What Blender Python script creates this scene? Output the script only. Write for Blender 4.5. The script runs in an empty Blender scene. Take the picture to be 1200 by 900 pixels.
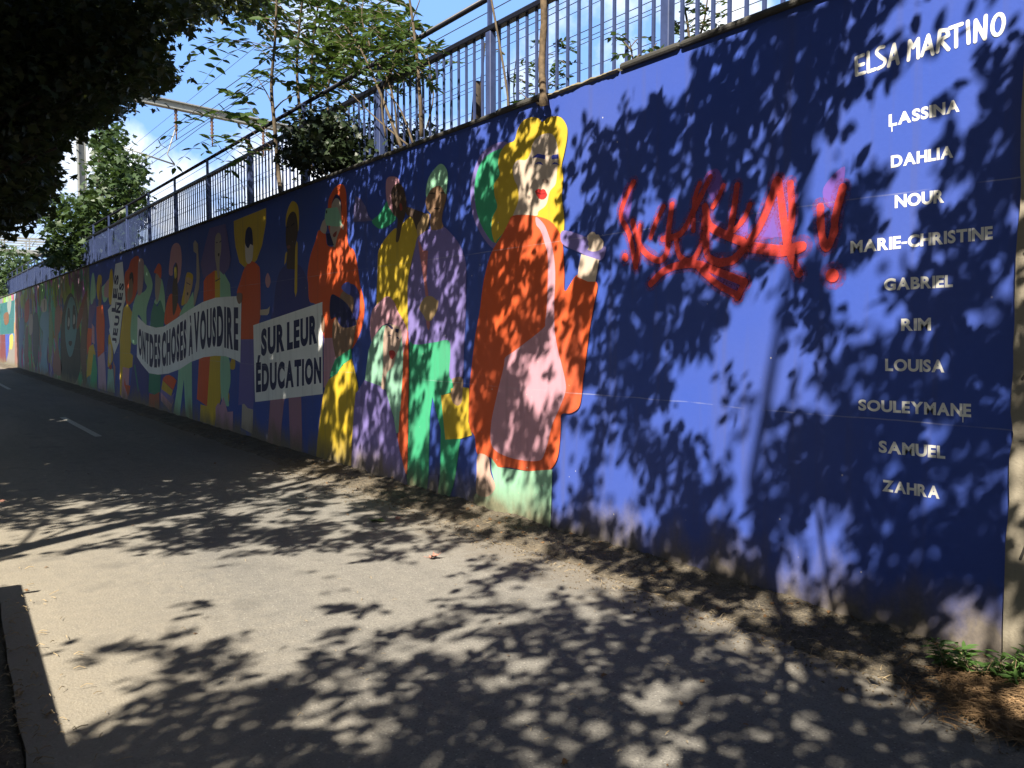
import bpy, math, random
import numpy as np
from mathutils import Vector, Matrix, noise as mnoise

random.seed(7)
rng = np.random.default_rng(11)
SC = bpy.context.scene
COL = SC.collection

# ------------------------------------------------------------------ camera
FPX = 970.0                       # focal length in pixels of the 1200 px wide frame
CAM_H = 1.55
YAW = math.radians(36.23)         # camera turned this far from the wall direction (-X) towards the wall (+Y)
PITCH = math.radians(3.48)
SUN_AZ, SUN_EL = math.radians(30), math.radians(45)

Fh = Vector((-math.cos(YAW), math.sin(YAW), 0))
FWD = (Fh * math.cos(PITCH) + Vector((0, 0, -math.sin(PITCH)))).normalized()
RGT = FWD.cross(Vector((0, 0, 1))).normalized()
UPV = RGT.cross(FWD).normalized()
CPOS = Vector((0, 0, CAM_H))
cam_d = bpy.data.cameras.new('camera')
cam = bpy.data.objects.new('camera', cam_d)
COL.objects.link(cam)
cam.matrix_world = Matrix((
    (RGT.x, UPV.x, -FWD.x, 0), (RGT.y, UPV.y, -FWD.y, 0), (RGT.z, UPV.z, -FWD.z, CAM_H), (0, 0, 0, 1)))
cam_d.sensor_fit = 'HORIZONTAL'
cam_d.sensor_width = 36
cam_d.lens = FPX / 1200 * 36
cam_d.clip_start = 0.05
cam_d.clip_end = 2000
SC.camera = cam

# ------------------------------------------------------------------ world and sun
SUNV = Vector((-math.sin(SUN_AZ) * math.cos(SUN_EL), math.cos(SUN_AZ) * math.cos(SUN_EL), -math.sin(SUN_EL)))
W = bpy.data.worlds.new('World')
SC.world = W
W.use_nodes = True
nt = W.node_tree
nt.nodes.clear()
out = nt.nodes.new('ShaderNodeOutputWorld')
bg = nt.nodes.new('ShaderNodeBackground')
bg.inputs['Strength'].default_value = 0.063
sky = nt.nodes.new('ShaderNodeTexSky')
sky.sky_type = 'NISHITA'
sky.sun_disc = False
sky.sun_elevation = SUN_EL
sky.sun_rotation = math.radians(150)
sky.air_density = 0.9
sky.dust_density = 0.6
tc = nt.nodes.new('ShaderNodeTexCoord')
cn = nt.nodes.new('ShaderNodeTexNoise')
cn.inputs['Scale'].default_value = 4.6
cn.inputs['Detail'].default_value = 9
cn.inputs['Roughness'].default_value = 0.55
nt.links.new(tc.outputs['Generated'], cn.inputs['Vector'])
cr = nt.nodes.new('ShaderNodeMapRange')
cr.inputs['From Min'].default_value = 0.46
cr.inputs['From Max'].default_value = 0.58
nt.links.new(cn.outputs['Fac'], cr.inputs['Value'])
mx = nt.nodes.new('ShaderNodeMix'); mx.data_type = 'RGBA'
# clouds, and haze colour added to brighten the sky, on the railway side only; overhead and behind it is clear blue
nd = nt.nodes.new('ShaderNodeVectorMath'); nd.operation = 'DOT_PRODUCT'
nd.inputs[1].default_value = (-0.70, 0.71, 0.0)
nt.links.new(tc.outputs['Generated'], nd.inputs[0])
nr = nt.nodes.new('ShaderNodeMapRange')
nr.inputs['From Min'].default_value = 0.55
nr.inputs['From Max'].default_value = 0.82
nt.links.new(nd.outputs['Value'], nr.inputs['Value'])
th = nt.nodes.new('ShaderNodeMapRange')
th.inputs['To Min'].default_value = 0.8
th.inputs['To Max'].default_value = 1.0
nt.links.new(cr.outputs[0], th.inputs['Value'])
ml = nt.nodes.new('ShaderNodeMath'); ml.operation = 'MULTIPLY'
nt.links.new(th.outputs[0], ml.inputs[0]); nt.links.new(nr.outputs[0], ml.inputs[1])
hz_ = nt.nodes.new('ShaderNodeMix'); hz_.data_type = 'RGBA'
hz_.inputs['A'].default_value = (2.3, 4.5, 9.2, 1)
hz_.inputs['B'].default_value = (9.6, 9.9, 10.4, 1)
nt.links.new(cr.outputs[0], hz_.inputs['Factor'])
nt.links.new(hz_.outputs['Result'], mx.inputs['B'])
nt.links.new(ml.outputs[0], mx.inputs['Factor'])
nt.links.new(sky.outputs[0], mx.inputs['A'])
nt.links.new(mx.outputs['Result'], bg.inputs['Color'])
nt.links.new(bg.outputs[0], out.inputs[0])

sd = bpy.data.lights.new('sun', 'SUN')
sd.energy = 5.0
sd.angle = math.radians(0.53)
sd.color = (1.0, 0.93, 0.80)
sun = bpy.data.objects.new('sun', sd)
COL.objects.link(sun)
sun.rotation_euler = SUNV.to_track_quat('-Z', 'Y').to_euler()
sun.location = (6, -10, 14)

SC.view_settings.view_transform = 'Standard'
SC.view_settings.look = 'None'
SC.view_settings.exposure = 1.3
SC.view_settings.gamma = 1

# ------------------------------------------------------------------ projection helpers (photo pixels, 1200 x 900)
def ray(px, py):
    return FWD + RGT * ((px - 600) / FPX) + UPV * ((450 - py) / FPX)

def at(px, py, Y):
    d = ray(px, py)
    return CPOS + d * (Y / d.y)

def atz(px, py, z=0.0):
    d = ray(px, py)
    return CPOS + d * ((z - CAM_H) / d.z)

def atd(px, py, depth):
    return CPOS + ray(px, py) * depth

A_R, A_U, A_F, A_C = (np.array(v) for v in (RGT, UPV, FWD, CPOS))
A_S = np.array(SUNV)

def project(P):
    """P (n,3) -> px, py, depth"""
    d = P - A_C
    f = d @ A_F
    fs = np.where(np.abs(f) < 1e-6, 1e-6, f)
    return 600 + FPX * (d @ A_R) / fs, 450 - FPX * (d @ A_U) / fs, f

# ------------------------------------------------------------------ object helpers
def tag(o, label=None, cat=None, group=None, kind=None):
    if label: o['label'] = label
    if cat: o['category'] = cat
    if group: o['group'] = group
    if kind: o['kind'] = kind
    return o

def thing(name, label, cat, loc=(0, 0, 0), group=None):
    o = bpy.data.objects.new(name, None)
    o.empty_display_size = 0.2
    COL.objects.link(o)
    o.location = loc
    return tag(o, label, cat, group)

def obj(name, verts, faces, mats, parent=None, midx=None, smooth=False):
    me = bpy.data.meshes.new(name)
    me.from_pydata([tuple(v) for v in verts], [], [tuple(f) for f in faces])
    if not isinstance(mats, (list, tuple)): mats = [mats]
    for m in mats: me.materials.append(m)
    if midx is not None: me.polygons.foreach_set('material_index', list(midx))
    if smooth: me.polygons.foreach_set('use_smooth', [True] * len(me.polygons))
    me.update()
    o = bpy.data.objects.new(name, me)
    COL.objects.link(o)
    if parent: adopt(o, parent)
    return o

def adopt(o, parent):
    o.parent = parent
    off = Vector(parent.location)
    q = parent.parent
    while q is not None:
        off += Vector(q.location); q = None
    o.matrix_parent_inverse = Matrix.Translation(-off)

class MB:
    """collects shapes into one mesh"""
    def __init__(s): s.v, s.f, s.m = [], [], []
    def add(s, v, f, mi=0):
        b = len(s.v)
        s.v += [tuple(p) for p in v]
        s.f += [tuple(i + b for i in q) for q in f]
        s.m += [mi] * len(f)
    def box(s, x0, x1, y0, y1, z0, z1, mi=0, c=0.0):
        if c <= 0:
            v = [(x, y, z) for z in (z0, z1) for (x, y) in ((x0, y0), (x1, y0), (x1, y1), (x0, y1))]
            s.add(v, [(3, 2, 1, 0), (4, 5, 6, 7), (0, 1, 5, 4), (1, 2, 6, 5), (2, 3, 7, 6), (3, 0, 4, 7)], mi)
            return
        ring = [(x0 + c, y0), (x1 - c, y0), (x1, y0 + c), (x1, y1 - c), (x1 - c, y1), (x0 + c, y1), (x0, y1 - c), (x0, y0 + c)]
        cx, cy = (x0 + x1) / 2, (y0 + y1) / 2
        def ins(p):
            return (p[0] + (c if p[0] < cx else -c) * .6, p[1] + (c if p[1] < cy else -c) * .6)
        v = [(*ins(p), z0) for p in ring] + [(*p, z0 + c) for p in ring] + [(*p, z1 - c) for p in ring] + [(*ins(p), z1) for p in ring]
        f = [tuple(range(7, -1, -1)), tuple(range(24, 32))]
        for k in range(3):
            for i in range(8):
                f.append((k * 8 + i, k * 8 + (i + 1) % 8, k * 8 + 8 + (i + 1) % 8, k * 8 + 8 + i))
        s.add(v, f, mi)
    def tube(s, pts, rad, n=6, mi=0):
        pts = [Vector(p) for p in pts]
        if not isinstance(rad, (list, tuple)): rad = [rad] * len(pts)
        v, f = [], []
        t0 = (pts[1] - pts[0]).normalized()
        a = Vector((0, 0, 1)) if abs(t0.z) < .9 else Vector((1, 0, 0))
        u = t0.cross(a).normalized()
        for i, p in enumerate(pts):
            t = (pts[min(i + 1, len(pts) - 1)] - pts[max(i - 1, 0)])
            t = t.normalized() if t.length > 1e-9 else t0
            u = (u - t * u.dot(t)); u = u.normalized() if u.length > 1e-6 else t.orthogonal().normalized()
            w = t.cross(u)
            for k in range(n):
                an = 2 * math.pi * k / n
                v.append(p + (u * math.cos(an) + w * math.sin(an)) * rad[i])
        for i in range(len(pts) - 1):
            for k in range(n):
                f.append((i * n + k, i * n + (k + 1) % n, (i + 1) * n + (k + 1) % n, (i + 1) * n + k))
        f.append(tuple(range(n - 1, -1, -1)))
        f.append(tuple((len(pts) - 1) * n + k for k in range(n)))
        s.add(v, f, mi)
    def build(s, name, mats, parent=None, smooth=False):
        return obj(name, s.v, s.f, mats, parent, s.m, smooth)

# ------------------------------------------------------------------ materials
def lin(c):
    return tuple(((x / 255) / 12.92 if x / 255 <= .04045 else ((x / 255 + .055) / 1.055) ** 2.4) for x in c)

def newmat(name):
    m = bpy.data.materials.new(name)
    m.use_nodes = True
    return m, m.node_tree, m.node_tree.nodes['Principled BSDF']

def N(t, kind, **kw):
    n = t.nodes.new(kind)
    for k, v in kw.items():
        if k in n.inputs.keys(): n.inputs[k].default_value = v
        else: setattr(n, k, v)
    return n

def mixc(t, fac, a, b, blend='MIX'):
    m = t.nodes.new('ShaderNodeMix'); m.data_type = 'RGBA'; m.blend_type = blend
    for k, x in (('Factor', fac), ('A', a), ('B', b)):
        if isinstance(x, (int, float)): m.inputs[k].default_value = x
        elif isinstance(x, (tuple, list)): m.inputs[k].default_value = (*x[:3], 1)
        else: t.links.new(x, m.inputs[k])
    return m.outputs['Result']

def ramp(t, src, lo, hi, a=0.0, b=1.0):
    r = t.nodes.new('ShaderNodeMapRange')
    r.inputs['From Min'].default_value = lo; r.inputs['From Max'].default_value = hi
    r.inputs['To Min'].default_value = a; r.inputs['To Max'].default_value = b
    t.links.new(src, r.inputs['Value'])
    return r.outputs[0]

def mth(t, op, a, b=None):
    m = t.nodes.new('ShaderNodeMath'); m.operation = op
    for i, x in enumerate((a, b)):
        if x is None: continue
        if isinstance(x, (int, float)): m.inputs[i].default_value = x
        else: t.links.new(x, m.inputs[i])
    return m.outputs[0]

def objco(t, scale=(1, 1, 1)):
    c = t.nodes.new('ShaderNodeTexCoord')
    mp = t.nodes.new('ShaderNodeMapping')
    mp.inputs['Scale'].default_value = scale
    t.links.new(c.outputs['Object'], mp.inputs[0])
    return mp.outputs[0]

def tnoise(t, co, scale, detail=4, rough=.55):
    n = N(t, 'ShaderNodeTexNoise', Scale=scale, Detail=detail, Roughness=rough)
    t.links.new(co, n.inputs['Vector'])
    return n.outputs['Fac']

def bump(t, bs, h, strength, dist):
    b = t.nodes.new('ShaderNodeBump')
    b.inputs['Strength'].default_value = strength
    b.inputs['Distance'].default_value = dist
    t.links.new(h, b.inputs['Height'])
    t.links.new(b.outputs[0], bs.inputs['Normal'])

# wall paint: a node group shared by every colour, so dirt and wear cross the figures without a seam
WG = bpy.data.node_groups.new('wall_paint_wear', 'ShaderNodeTree')
WG.interface.new_socket('Color', in_out='INPUT', socket_type='NodeSocketColor')
WG.interface.new_socket('Color', in_out='OUTPUT', socket_type='NodeSocketColor')
WG.interface.new_socket('Height', in_out='OUTPUT', socket_type='NodeSocketFloat')
gi = WG.nodes.new('NodeGroupInput'); go = WG.nodes.new('NodeGroupOutput')
co = objco(WG)
sp = WG.nodes.new('ShaderNodeSeparateXYZ'); WG.links.new(co, sp.inputs[0])
n1 = tnoise(WG, objco(WG, (1, 1, .45)), 3.2, 6)
n2 = tnoise(WG, co, 38, 4, .65)
n3 = tnoise(WG, co, 1.1, 5)
n4 = tnoise(WG, objco(WG, (1.0, 1, .06)), 9, 4)
zz = mth(WG, 'ADD', sp.outputs['Z'], mth(WG, 'MULTIPLY', mth(WG, 'SUBTRACT', n1, .5), -.75))
dirt = mth(WG, 'MULTIPLY', ramp(WG, zz, .36, .06), .9)
c1 = mixc(WG, ramp(WG, n3, .3, .7, 0, .13), gi.outputs[0], (.17, .16, .19))
c1 = mixc(WG, ramp(WG, n4, .54, .76, 0, .30), c1, (.10, .09, .10))
scr = N(WG, 'ShaderNodeTexNoise', Scale=7.0, Detail=3.0, Roughness=.5, Distortion=2.2)
WG.links.new(objco(WG, (.5, 1, 1.6)), scr.inputs['Vector'])
chip = mth(WG, 'MULTIPLY', ramp(WG, n2, .70, .76), ramp(WG, n3, .48, .62))
c1 = mixc(WG, mth(WG, 'MULTIPLY', chip, .7), c1, (.42, .38, .33))
dc = mixc(WG, n2, (.075, .060, .035), (.25, .205, .13))
# faint pour lines of the concrete and pale scratches showing through the paint
def line(z0, wd, amt, prev, col):
    d = mth(WG, 'ABSOLUTE', mth(WG, 'SUBTRACT', mth(WG, 'ADD', sp.outputs['Z'], mth(WG, 'MULTIPLY', n3, .035)), z0))
    return mixc(WG, mth(WG, 'MULTIPLY', ramp(WG, d, wd, wd * .3), mth(WG, 'MULTIPLY', ramp(WG, n1, .38, .60), amt)), prev, col)
c1 = line(1.13, .0045, .55, c1, (.40, .40, .44))
c1 = line(2.26, .0045, .45, c1, (.40, .40, .44))
vv = WG.nodes.new('ShaderNodeTexVoronoi'); vv.inputs['Scale'].default_value = 9
WG.links.new(co, vv.inputs['Vector'])
c1 = mixc(WG, mth(WG, 'MULTIPLY', ramp(WG, vv.outputs['Distance'], .060, .035), ramp(WG, n3, .50, .56)), c1, (.55, .52, .46))
c2 = mixc(WG, dirt, c1, dc)
WG.links.new(c2, go.inputs[0])
WG.links.new(mth(WG, 'ADD', mth(WG, 'MULTIPLY', n2, .35), n1), go.inputs[1])

PM = {}
def paint(rgb):
    rgb = tuple(rgb)
    if rgb in PM: return PM[rgb]
    m, t, bs = newmat('wall_paint_%02x%02x%02x' % rgb)
    g = t.nodes.new('ShaderNodeGroup'); g.node_tree = WG
    k = .72 if rgb == (66, 94, 190) else 1.0 if min(rgb) > 195 else .86
    g.inputs[0].default_value = (*[c * k for c in lin(rgb)], 1)
    t.links.new(g.outputs[0], bs.inputs['Base Color'])
    bs.inputs['Roughness'].default_value = .62
    bs.inputs['Specular IOR Level'].default_value = .3
    bump(t, bs, g.outputs[1], .22, .012)
    PM[rgb] = m
    return m

def plain(name, rgb, rough=.6, metal=0, var=.25, scale=9, bmp=.15):
    m, t, bs = newmat(name)
    c = lin(rgb)
    co = objco(t)
    n = tnoise(t, co, scale, 6)
    lo = tuple(x * (1 - var) for x in c); hi = tuple(min(1, x * (1 + var)) for x in c)
    t.links.new(mixc(t, ramp(t, n, .3, .7), lo, hi), bs.inputs['Base Color'])
    bs.inputs['Roughness'].default_value = rough
    bs.inputs['Metallic'].default_value = metal
    if bmp: bump(t, bs, n, bmp, .01)
    return m

def leafmat(name, lo, hi, trans=.25, scale=2.5):
    m, t, bs = newmat(name)
    co = objco(t)
    n = tnoise(t, co, scale, 3)
    n2 = tnoise(t, co, 23, 2)
    c = mixc(t, ramp(t, mth(t, 'ADD', mth(t, 'MULTIPLY', n, .6), mth(t, 'MULTIPLY', n2, .4)), .35, .65), lo, hi)
    t.links.new(c, bs.inputs['Base Color'])
    bs.inputs['Roughness'].default_value = .5
    tr = t.nodes.new('ShaderNodeBsdfTranslucent')
    t.links.new(mixc(t, .5, c, (hi[0] * 1.6, hi[1] * 1.5, hi[2] * .6)), tr.inputs['Color'])
    ms = t.nodes.new('ShaderNodeMixShader'); ms.inputs[0].default_value = trans
    o = t.nodes['Material Output']
    t.links.new(bs.outputs[0], ms.inputs[1]); t.links.new(tr.outputs[0], ms.inputs[2])
    t.links.new(ms.outputs[0], o.inputs['Surface'])
    return m

# asphalt: dusty grey with tan film, aggregate and faint wheel tracks
def asphalt_mat():
    m, t, bs = newmat('dusty_asphalt')
    co = objco(t)
    fine = tnoise(t, co, 190, 3, .7)
    mid = tnoise(t, co, 11, 6, .6)
    big = tnoise(t, objco(t, (.35, 1.4, 1)), .9, 5)
    streak = tnoise(t, objco(t, (.5, 3, 1)), 3.0, 5, .6)
    base = mixc(t, ramp(t, big, .32, .68), (.182, .172, .156), (.248, .230, .200))
    base = mixc(t, ramp(t, mid, .35, .7, 0, .45), base, (.135, .128, .118))
    base = mixc(t, ramp(t, streak, .52, .75, 0, .35), base, (.280, .262, .225))
    vor = N(t, 'ShaderNodeTexVoronoi', Scale=75.0); t.links.new(co, vor.inputs['Vector'])
    base = mixc(t, ramp(t, vor.outputs['Distance'], .02, .5, .55, 0), base, (.055, .053, .05))
    v2 = N(t, 'ShaderNodeTexVoronoi', Scale=34.0); t.links.new(co, v2.inputs['Vector'])
    base = mixc(t, ramp(t, v2.outputs['Distance'], .17, .11, 0, .75), base, (.37, .35, .31))
    base = mixc(t, ramp(t, fine, .58, .72, 0, .7), base, (.37, .345, .29))
    sp = t.nodes.new('ShaderNodeSeparateXYZ'); t.links.new(co, sp.inputs[0])
    yy = mth(t, 'ADD', sp.outputs['Y'], mth(t, 'MULTIPLY', mth(t, 'SUBTRACT', mid, .5), .9))
    base = mixc(t, ramp(t, yy, 1.7, .45, 0, .55), base, (.310, .265, .195))
    base = mixc(t, ramp(t, yy, 3.0, 3.5, 0, .5), base, (.19, .155, .11))
    spot = tnoise(t, co, 2.3, 3)
    base = mixc(t, ramp(t, spot, .60, .70, 0, .28), base, (.09, .086, .08))
    t.links.new(base, bs.inputs['Base Color'])
    bs.inputs['Roughness'].default_value = .9
    bs.inputs['Specular IOR Level'].default_value = .2
    bump(t, bs, mth(t, 'ADD', fine, mth(t, 'MULTIPLY', vor.outputs['Distance'], .8)), .45, .006)
    return m

def soil_mat(name, a, b, c):
    m, t, bs = newmat(name)
    co = objco(t)
    n = tnoise(t, co, 6, 7, .65); f = tnoise(t, co, 75, 4, .7)
    vor = N(t, 'ShaderNodeTexVoronoi', Scale=46.0); t.links.new(co, vor.inputs['Vector'])
    k = mixc(t, ramp(t, n, .35, .65), a, b)
    k = mixc(t, ramp(t, f, .58, .7), k, c)
    k = mixc(t, ramp(t, vor.outputs['Distance'], 0, .3, .5, 0), k, (.05, .042, .03))
    t.links.new(k, bs.inputs['Base Color'])
    bs.inputs['Roughness'].default_value = .95
    bump(t, bs, mth(t, 'ADD', f, vor.outputs['Distance']), .8, .02)
    return m

def concrete_mat(name, a, b):
    m, t, bs = newmat(name)
    co = objco(t)
    n = tnoise(t, co, 2.2, 7, .6); f = tnoise(t, co, 60, 4, .7); st = tnoise(t, objco(t, (1, 1, .07)), 7, 4)
    k = mixc(t, ramp(t, n, .3, .7), a, b)
    k = mixc(t, ramp(t, st, .52, .75, 0, .55), k, tuple(x * .35 for x in a))
    k = mixc(t, ramp(t, f, .6, .75, 0, .5), k, tuple(x * .5 for x in a))
    t.links.new(k, bs.inputs['Base Color'])
    bs.inputs['Roughness'].default_value = .85
    bump(t, bs, f, .5, .006)
    return m

M_ASPH = asphalt_mat()
M_SOIL = soil_mat('stony_soil', (.075, .062, .045), (.15, .122, .085), (.28, .24, .18))
M_EARTH = soil_mat('dry_earth', (.07, .058, .042), (.125, .10, .07), (.24, .20, .14))
M_CONC = concrete_mat('bare_concrete', (.24, .205, .15), (.35, .305, .23))
M_COPE = concrete_mat('weathered_coping', (.035, .034, .032), (.075, .07, .06))
M_RAIL = plain('blue_railing_paint', (58, 69, 106), .42, 0, .18, 14, .08)
M_RAILD = plain('dark_handrail_paint', (20, 22, 34), .4, 0, .25, 10, .1)
M_BARK = plain('grey_brown_bark', (84, 72, 56), .9, 0, .4, 18, .7)
M_DBARK = plain('dark_bark', (50, 42, 34), .9, 0, .4, 14, .7)
M_DEAD = plain('dry_vine_bark', (92, 76, 56), .9, 0, .45, 22, .7)
M_STEEL = plain('galvanised_steel', (150, 150, 146), .5, .2, .15, 6, .05)
M_WIRE = plain('dark_wire', (60, 64, 74), .5, .3, .1, 6, 0)
M_WHITE = plain('worn_white_road_paint', (180, 178, 168), .8, 0, .3, 40, .2)
M_STRAW = plain('dry_straw', (128, 102, 72), .9, 0, .6, 30, .2)
M_TWIG = plain('pale_twig', (150, 132, 102), .9, 0, .35, 30, .2)
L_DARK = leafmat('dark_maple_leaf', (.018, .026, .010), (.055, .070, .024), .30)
L_FAR = leafmat('light_filtering_maple_leaf', (.075, .100, .040), (.115, .140, .060), .55)  # paler, more translucent copy of the maple leaf, to brighten the shade below
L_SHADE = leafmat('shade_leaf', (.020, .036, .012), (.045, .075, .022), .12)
L_MID = leafmat('maple_leaf', (.028, .054, .018), (.060, .104, .034), .28)
L_PIN = leafmat('pinnate_leaf', (.030, .062, .016), (.072, .122, .028), .30)
L_IVY = leafmat('ivy_leaf', (.010, .020, .008), (.030, .048, .016), .08)
L_WEED = leafmat('weed_leaf', (.045, .10, .022), (.10, .18, .045), .25)
L_RED = plain('red_brown_fallen_leaf', (150, 108, 92), .7, 0, .3, 40, .2)
L_GRN = plain('green_fallen_leaf', (92, 116, 50), .6, 0, .3, 40, .2)

# ------------------------------------------------------------------ ground
def grid_sheet(name, x0, x1, y0, y1, nx, ny, zf, mat, smooth=True):
    xs = np.linspace(x0, x1, nx + 1); ys = np.linspace(y0, y1, ny + 1)
    v = [(x, y, zf(x, y)) for y in ys for x in xs]
    f = [(j * (nx + 1) + i, j * (nx + 1) + i + 1, (j + 1) * (nx + 1) + i + 1, (j + 1) * (nx + 1) + i)
         for j in range(ny) for i in range(nx)]
    return obj(name, v, f, mat, None, None, smooth)

def nz(x, y, s, k=0):
    return mnoise.noise(Vector((x * s, y * s, k)))

tag(obj('ground', [(-400, -200, -.03), (200, -200, -.03), (200, 400, -.03), (-400, 400, -.03)], [(0, 1, 2, 3)], M_EARTH), kind='structure')
PATH_Y0, PATH_Y1 = .40, 3.56
def left_edge(x): return .381 - .041 * (max(-9, min(3, x)) + 5.43) + .012 * nz(x, 0, 3, 5)
def warp_sheet(name, x0, x1, ya, yb, nx, ny, zf, mat):
    o = grid_sheet(name, x0, x1, 0, 1, nx, ny, lambda x, y: 0, mat)
    for v in o.data.vertices:
        x, t = v.co.x, v.co.y
        y = ya(x) + (yb(x) - ya(x)) * t
        v.co.y = y; v.co.z = zf(x, y)
    return o
tag(warp_sheet('path', -120, 14, left_edge, lambda x: PATH_Y1 + .1, 536, 8, lambda x, y: .004 * nz(x, y, .6), M_ASPH), kind='structure')
# earth strip left of the asphalt, a finger lower, with a ragged kerb edge
tag(warp_sheet('left_verge', -60, 10, lambda x: -4, lambda x: left_edge(x) - .006, 350, 22, lambda x, y: -.022 + .018 * nz(x, y, 2.2, 3) + .01 * nz(x, y, 9, 5), M_EARTH), kind='structure')
# stony soil between asphalt and wall
def verge_z(x, y):
    e = PATH_Y1 - .06 + .06 * nz(x, 0, 1.1, 9) + .03 * nz(x, 0, 5, 4) - max(0, (x + 4.2)) * .035
    s = min(1, max(0, (y - e) / .16))
    s = s * s * (3 - 2 * s)
    z = -.02 + s * (.05 + .022 * nz(x, y, 3.1, 2) + .016 * nz(x, y, 11, 6) + .008 * nz(x, y, 29, 8))
    return z + .03 * max(0, (y - 3.8)) / .2
tag(grid_sheet('wall_verge', -9, 1.5, 3.2, 3.999, 520, 40, verge_z, M_SOIL), kind='structure')
tag(grid_sheet('wall_verge', -75, -9, 3.2, 3.999, 520, 12, verge_z, M_SOIL), kind='structure')
# one worn dash of the centre line in view and the next far on
mk = MB()
for (xa, xb) in ((-17.2, -13.65), (-30.2, -26.7)):
    n = 16
    for i in range(n):
        a = xa + (xb - xa) * i / n; b = xa + (xb - xa) * (i + 1) / n
        mk.add([(a, 2.25, .009), (b, 2.25, .009), (b, 2.35, .009), (a, 2.35, .009)], [(0, 1, 2, 3)])
tag(mk.build('centre_line_marking', M_WHITE), kind='structure')
# railway bank behind the wall
tag(obj('railway_bank', [(-160, 4.36, 3.2), (20, 4.36, 3.2), (20, 60, 3.1), (-160, 60, 3.1)], [(0, 1, 2, 3)],
        M_SOIL), kind='structure')

# ------------------------------------------------------------------ walls
WY, WH = 4.0, 3.335
XSPLIT, XEND, XFAR = -24.35, -1.655, -90.0
BLUE = (66, 94, 190)

def wall_body(name, x0, x1, mat_front):
    m = MB()
    n = max(2, int((x1 - x0) / .8))
    for i in range(n):       # front built as narrow sheets so texture space stays even
        pass
    m.box(x0, x1, WY, WY + .34, -.3, WH)
    return m.build(name, mat_front)

mural_wall = tag(wall_body('mural_wall', XSPLIT, XEND, paint(BLUE)),
                 'long blue retaining wall painted with a row of colourful standing figures, banners and a list of names', 'wall')

def old_wall_mat():
    m, t, bs = newmat('layered_old_graffiti')
    co = objco(t, (1.0, 1, .55))
    n = tnoise(t, co, 1.3, 5, .6)
    v = N(t, 'ShaderNodeTexVoronoi', Scale=1.5); v.distance = 'MINKOWSKI'
    v.inputs['Randomness'].default_value = 1
    ds = N(t, 'ShaderNodeVectorMath', operation='ADD')
    nn = N(t, 'ShaderNodeTexNoise', Scale=2.0, Detail=3.0)
    t.links.new(co, nn.inputs['Vector']); t.links.new(co, ds.inputs[0]); t.links.new(nn.outputs['Color'], ds.inputs[1])
    t.links.new(ds.outputs[0], v.inputs['Vector'])
    hs = N(t, 'ShaderNodeHueSaturation', Saturation=1.05, Value=.5)
    t.links.new(v.outputs['Color'], hs.inputs['Color'])
    c = mixc(t, ramp(t, n, .36, .52), (.10, .085, .075), hs.outputs[0])
    g = t.nodes.new('ShaderNodeGroup'); g.node_tree = WG
    t.links.new(c, g.inputs[0]); t.links.new(g.outputs[0], bs.inputs['Base Color'])
    bs.inputs['Roughness'].default_value = .7
    bump(t, bs, g.outputs[1], .2, .012)
    return m
old_wall = tag(wall_body('graffiti_wall', XFAR, XSPLIT - .012, old_wall_mat()),
               'far stretch of the same retaining wall covered in older layered graffiti with a long teal face', 'wall')

# coping: a thin weathered cap in slabs, one slab broken away above the big painted woman
def coping(parent, x0, x1, step, gap=None):
    x = x1
    while x > x0 + .05:
        a = max(x0, x - step)
        if gap and a < gap[1] and x > gap[0]:
            segs = [s for s in ((a, min(x, gap[0])), (max(a, gap[1]), x)) if s[1] - s[0] > .05]
        else: segs = [(a, x)]
        for (p, q) in segs:
            m = MB(); dz = random.uniform(-.006, .006)
            m.box(p + .006, q - .006, WY - .03 + random.uniform(-.006, .006), WY + .30, WH + .002, WH + .040 + dz, 0, .012)
            m.build('coping', M_COPE, parent)
        x = a
gx0, gx1 = at(642, 112, WY).x, at(728, 82, WY).x
coping(mural_wall, XSPLIT, XEND, 2.0, (gx0, gx1))
coping(old_wall, XFAR, XSPLIT - .012, 6.0)
m = MB()
xs_b = np.linspace(gx0 + .012, gx1 - .012, 60)
rv, rf = [], []
for i, x in enumerate(xs_b):
    t_ = .017 + .016 * abs(nz(x, 0, 5, 1)) + .008 * nz(x, 0, 21, 4); o_ = .020 + .020 * nz(x, 0, 6, 2) + .010 * nz(x, 0, 24, 7)
    rv += [(x, WY + .2, WH + .002), (x, WY - o_ * .3, WH + .001 - .012 * abs(nz(x, 0, 9, 3))), (x, WY - o_ - .006, WH + t_ * .45), (x, WY - o_ * .6, WH + t_ + .004), (x, WY + .06, WH + t_ * 1.15), (x, WY + .2, WH + t_)]
    if i:
        for k in range(6): rf.append(((i - 1) * 6 + k, (i - 1) * 6 + (k + 1) % 6, i * 6 + (k + 1) % 6, i * 6 + k))
rf.append((0, 1, 2, 3, 4, 5)); rf.append(tuple(len(rv) - 6 + k for k in (5, 4, 3, 2, 1, 0)))
m.add(rv, rf)
M_BRK = concrete_mat('broken_mortar', (.12, .10, .055), (.24, .20, .12))
tag(m.build('broken_coping', M_BRK, mural_wall), 'crumbled tan edge where a coping slab is broken away')

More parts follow.
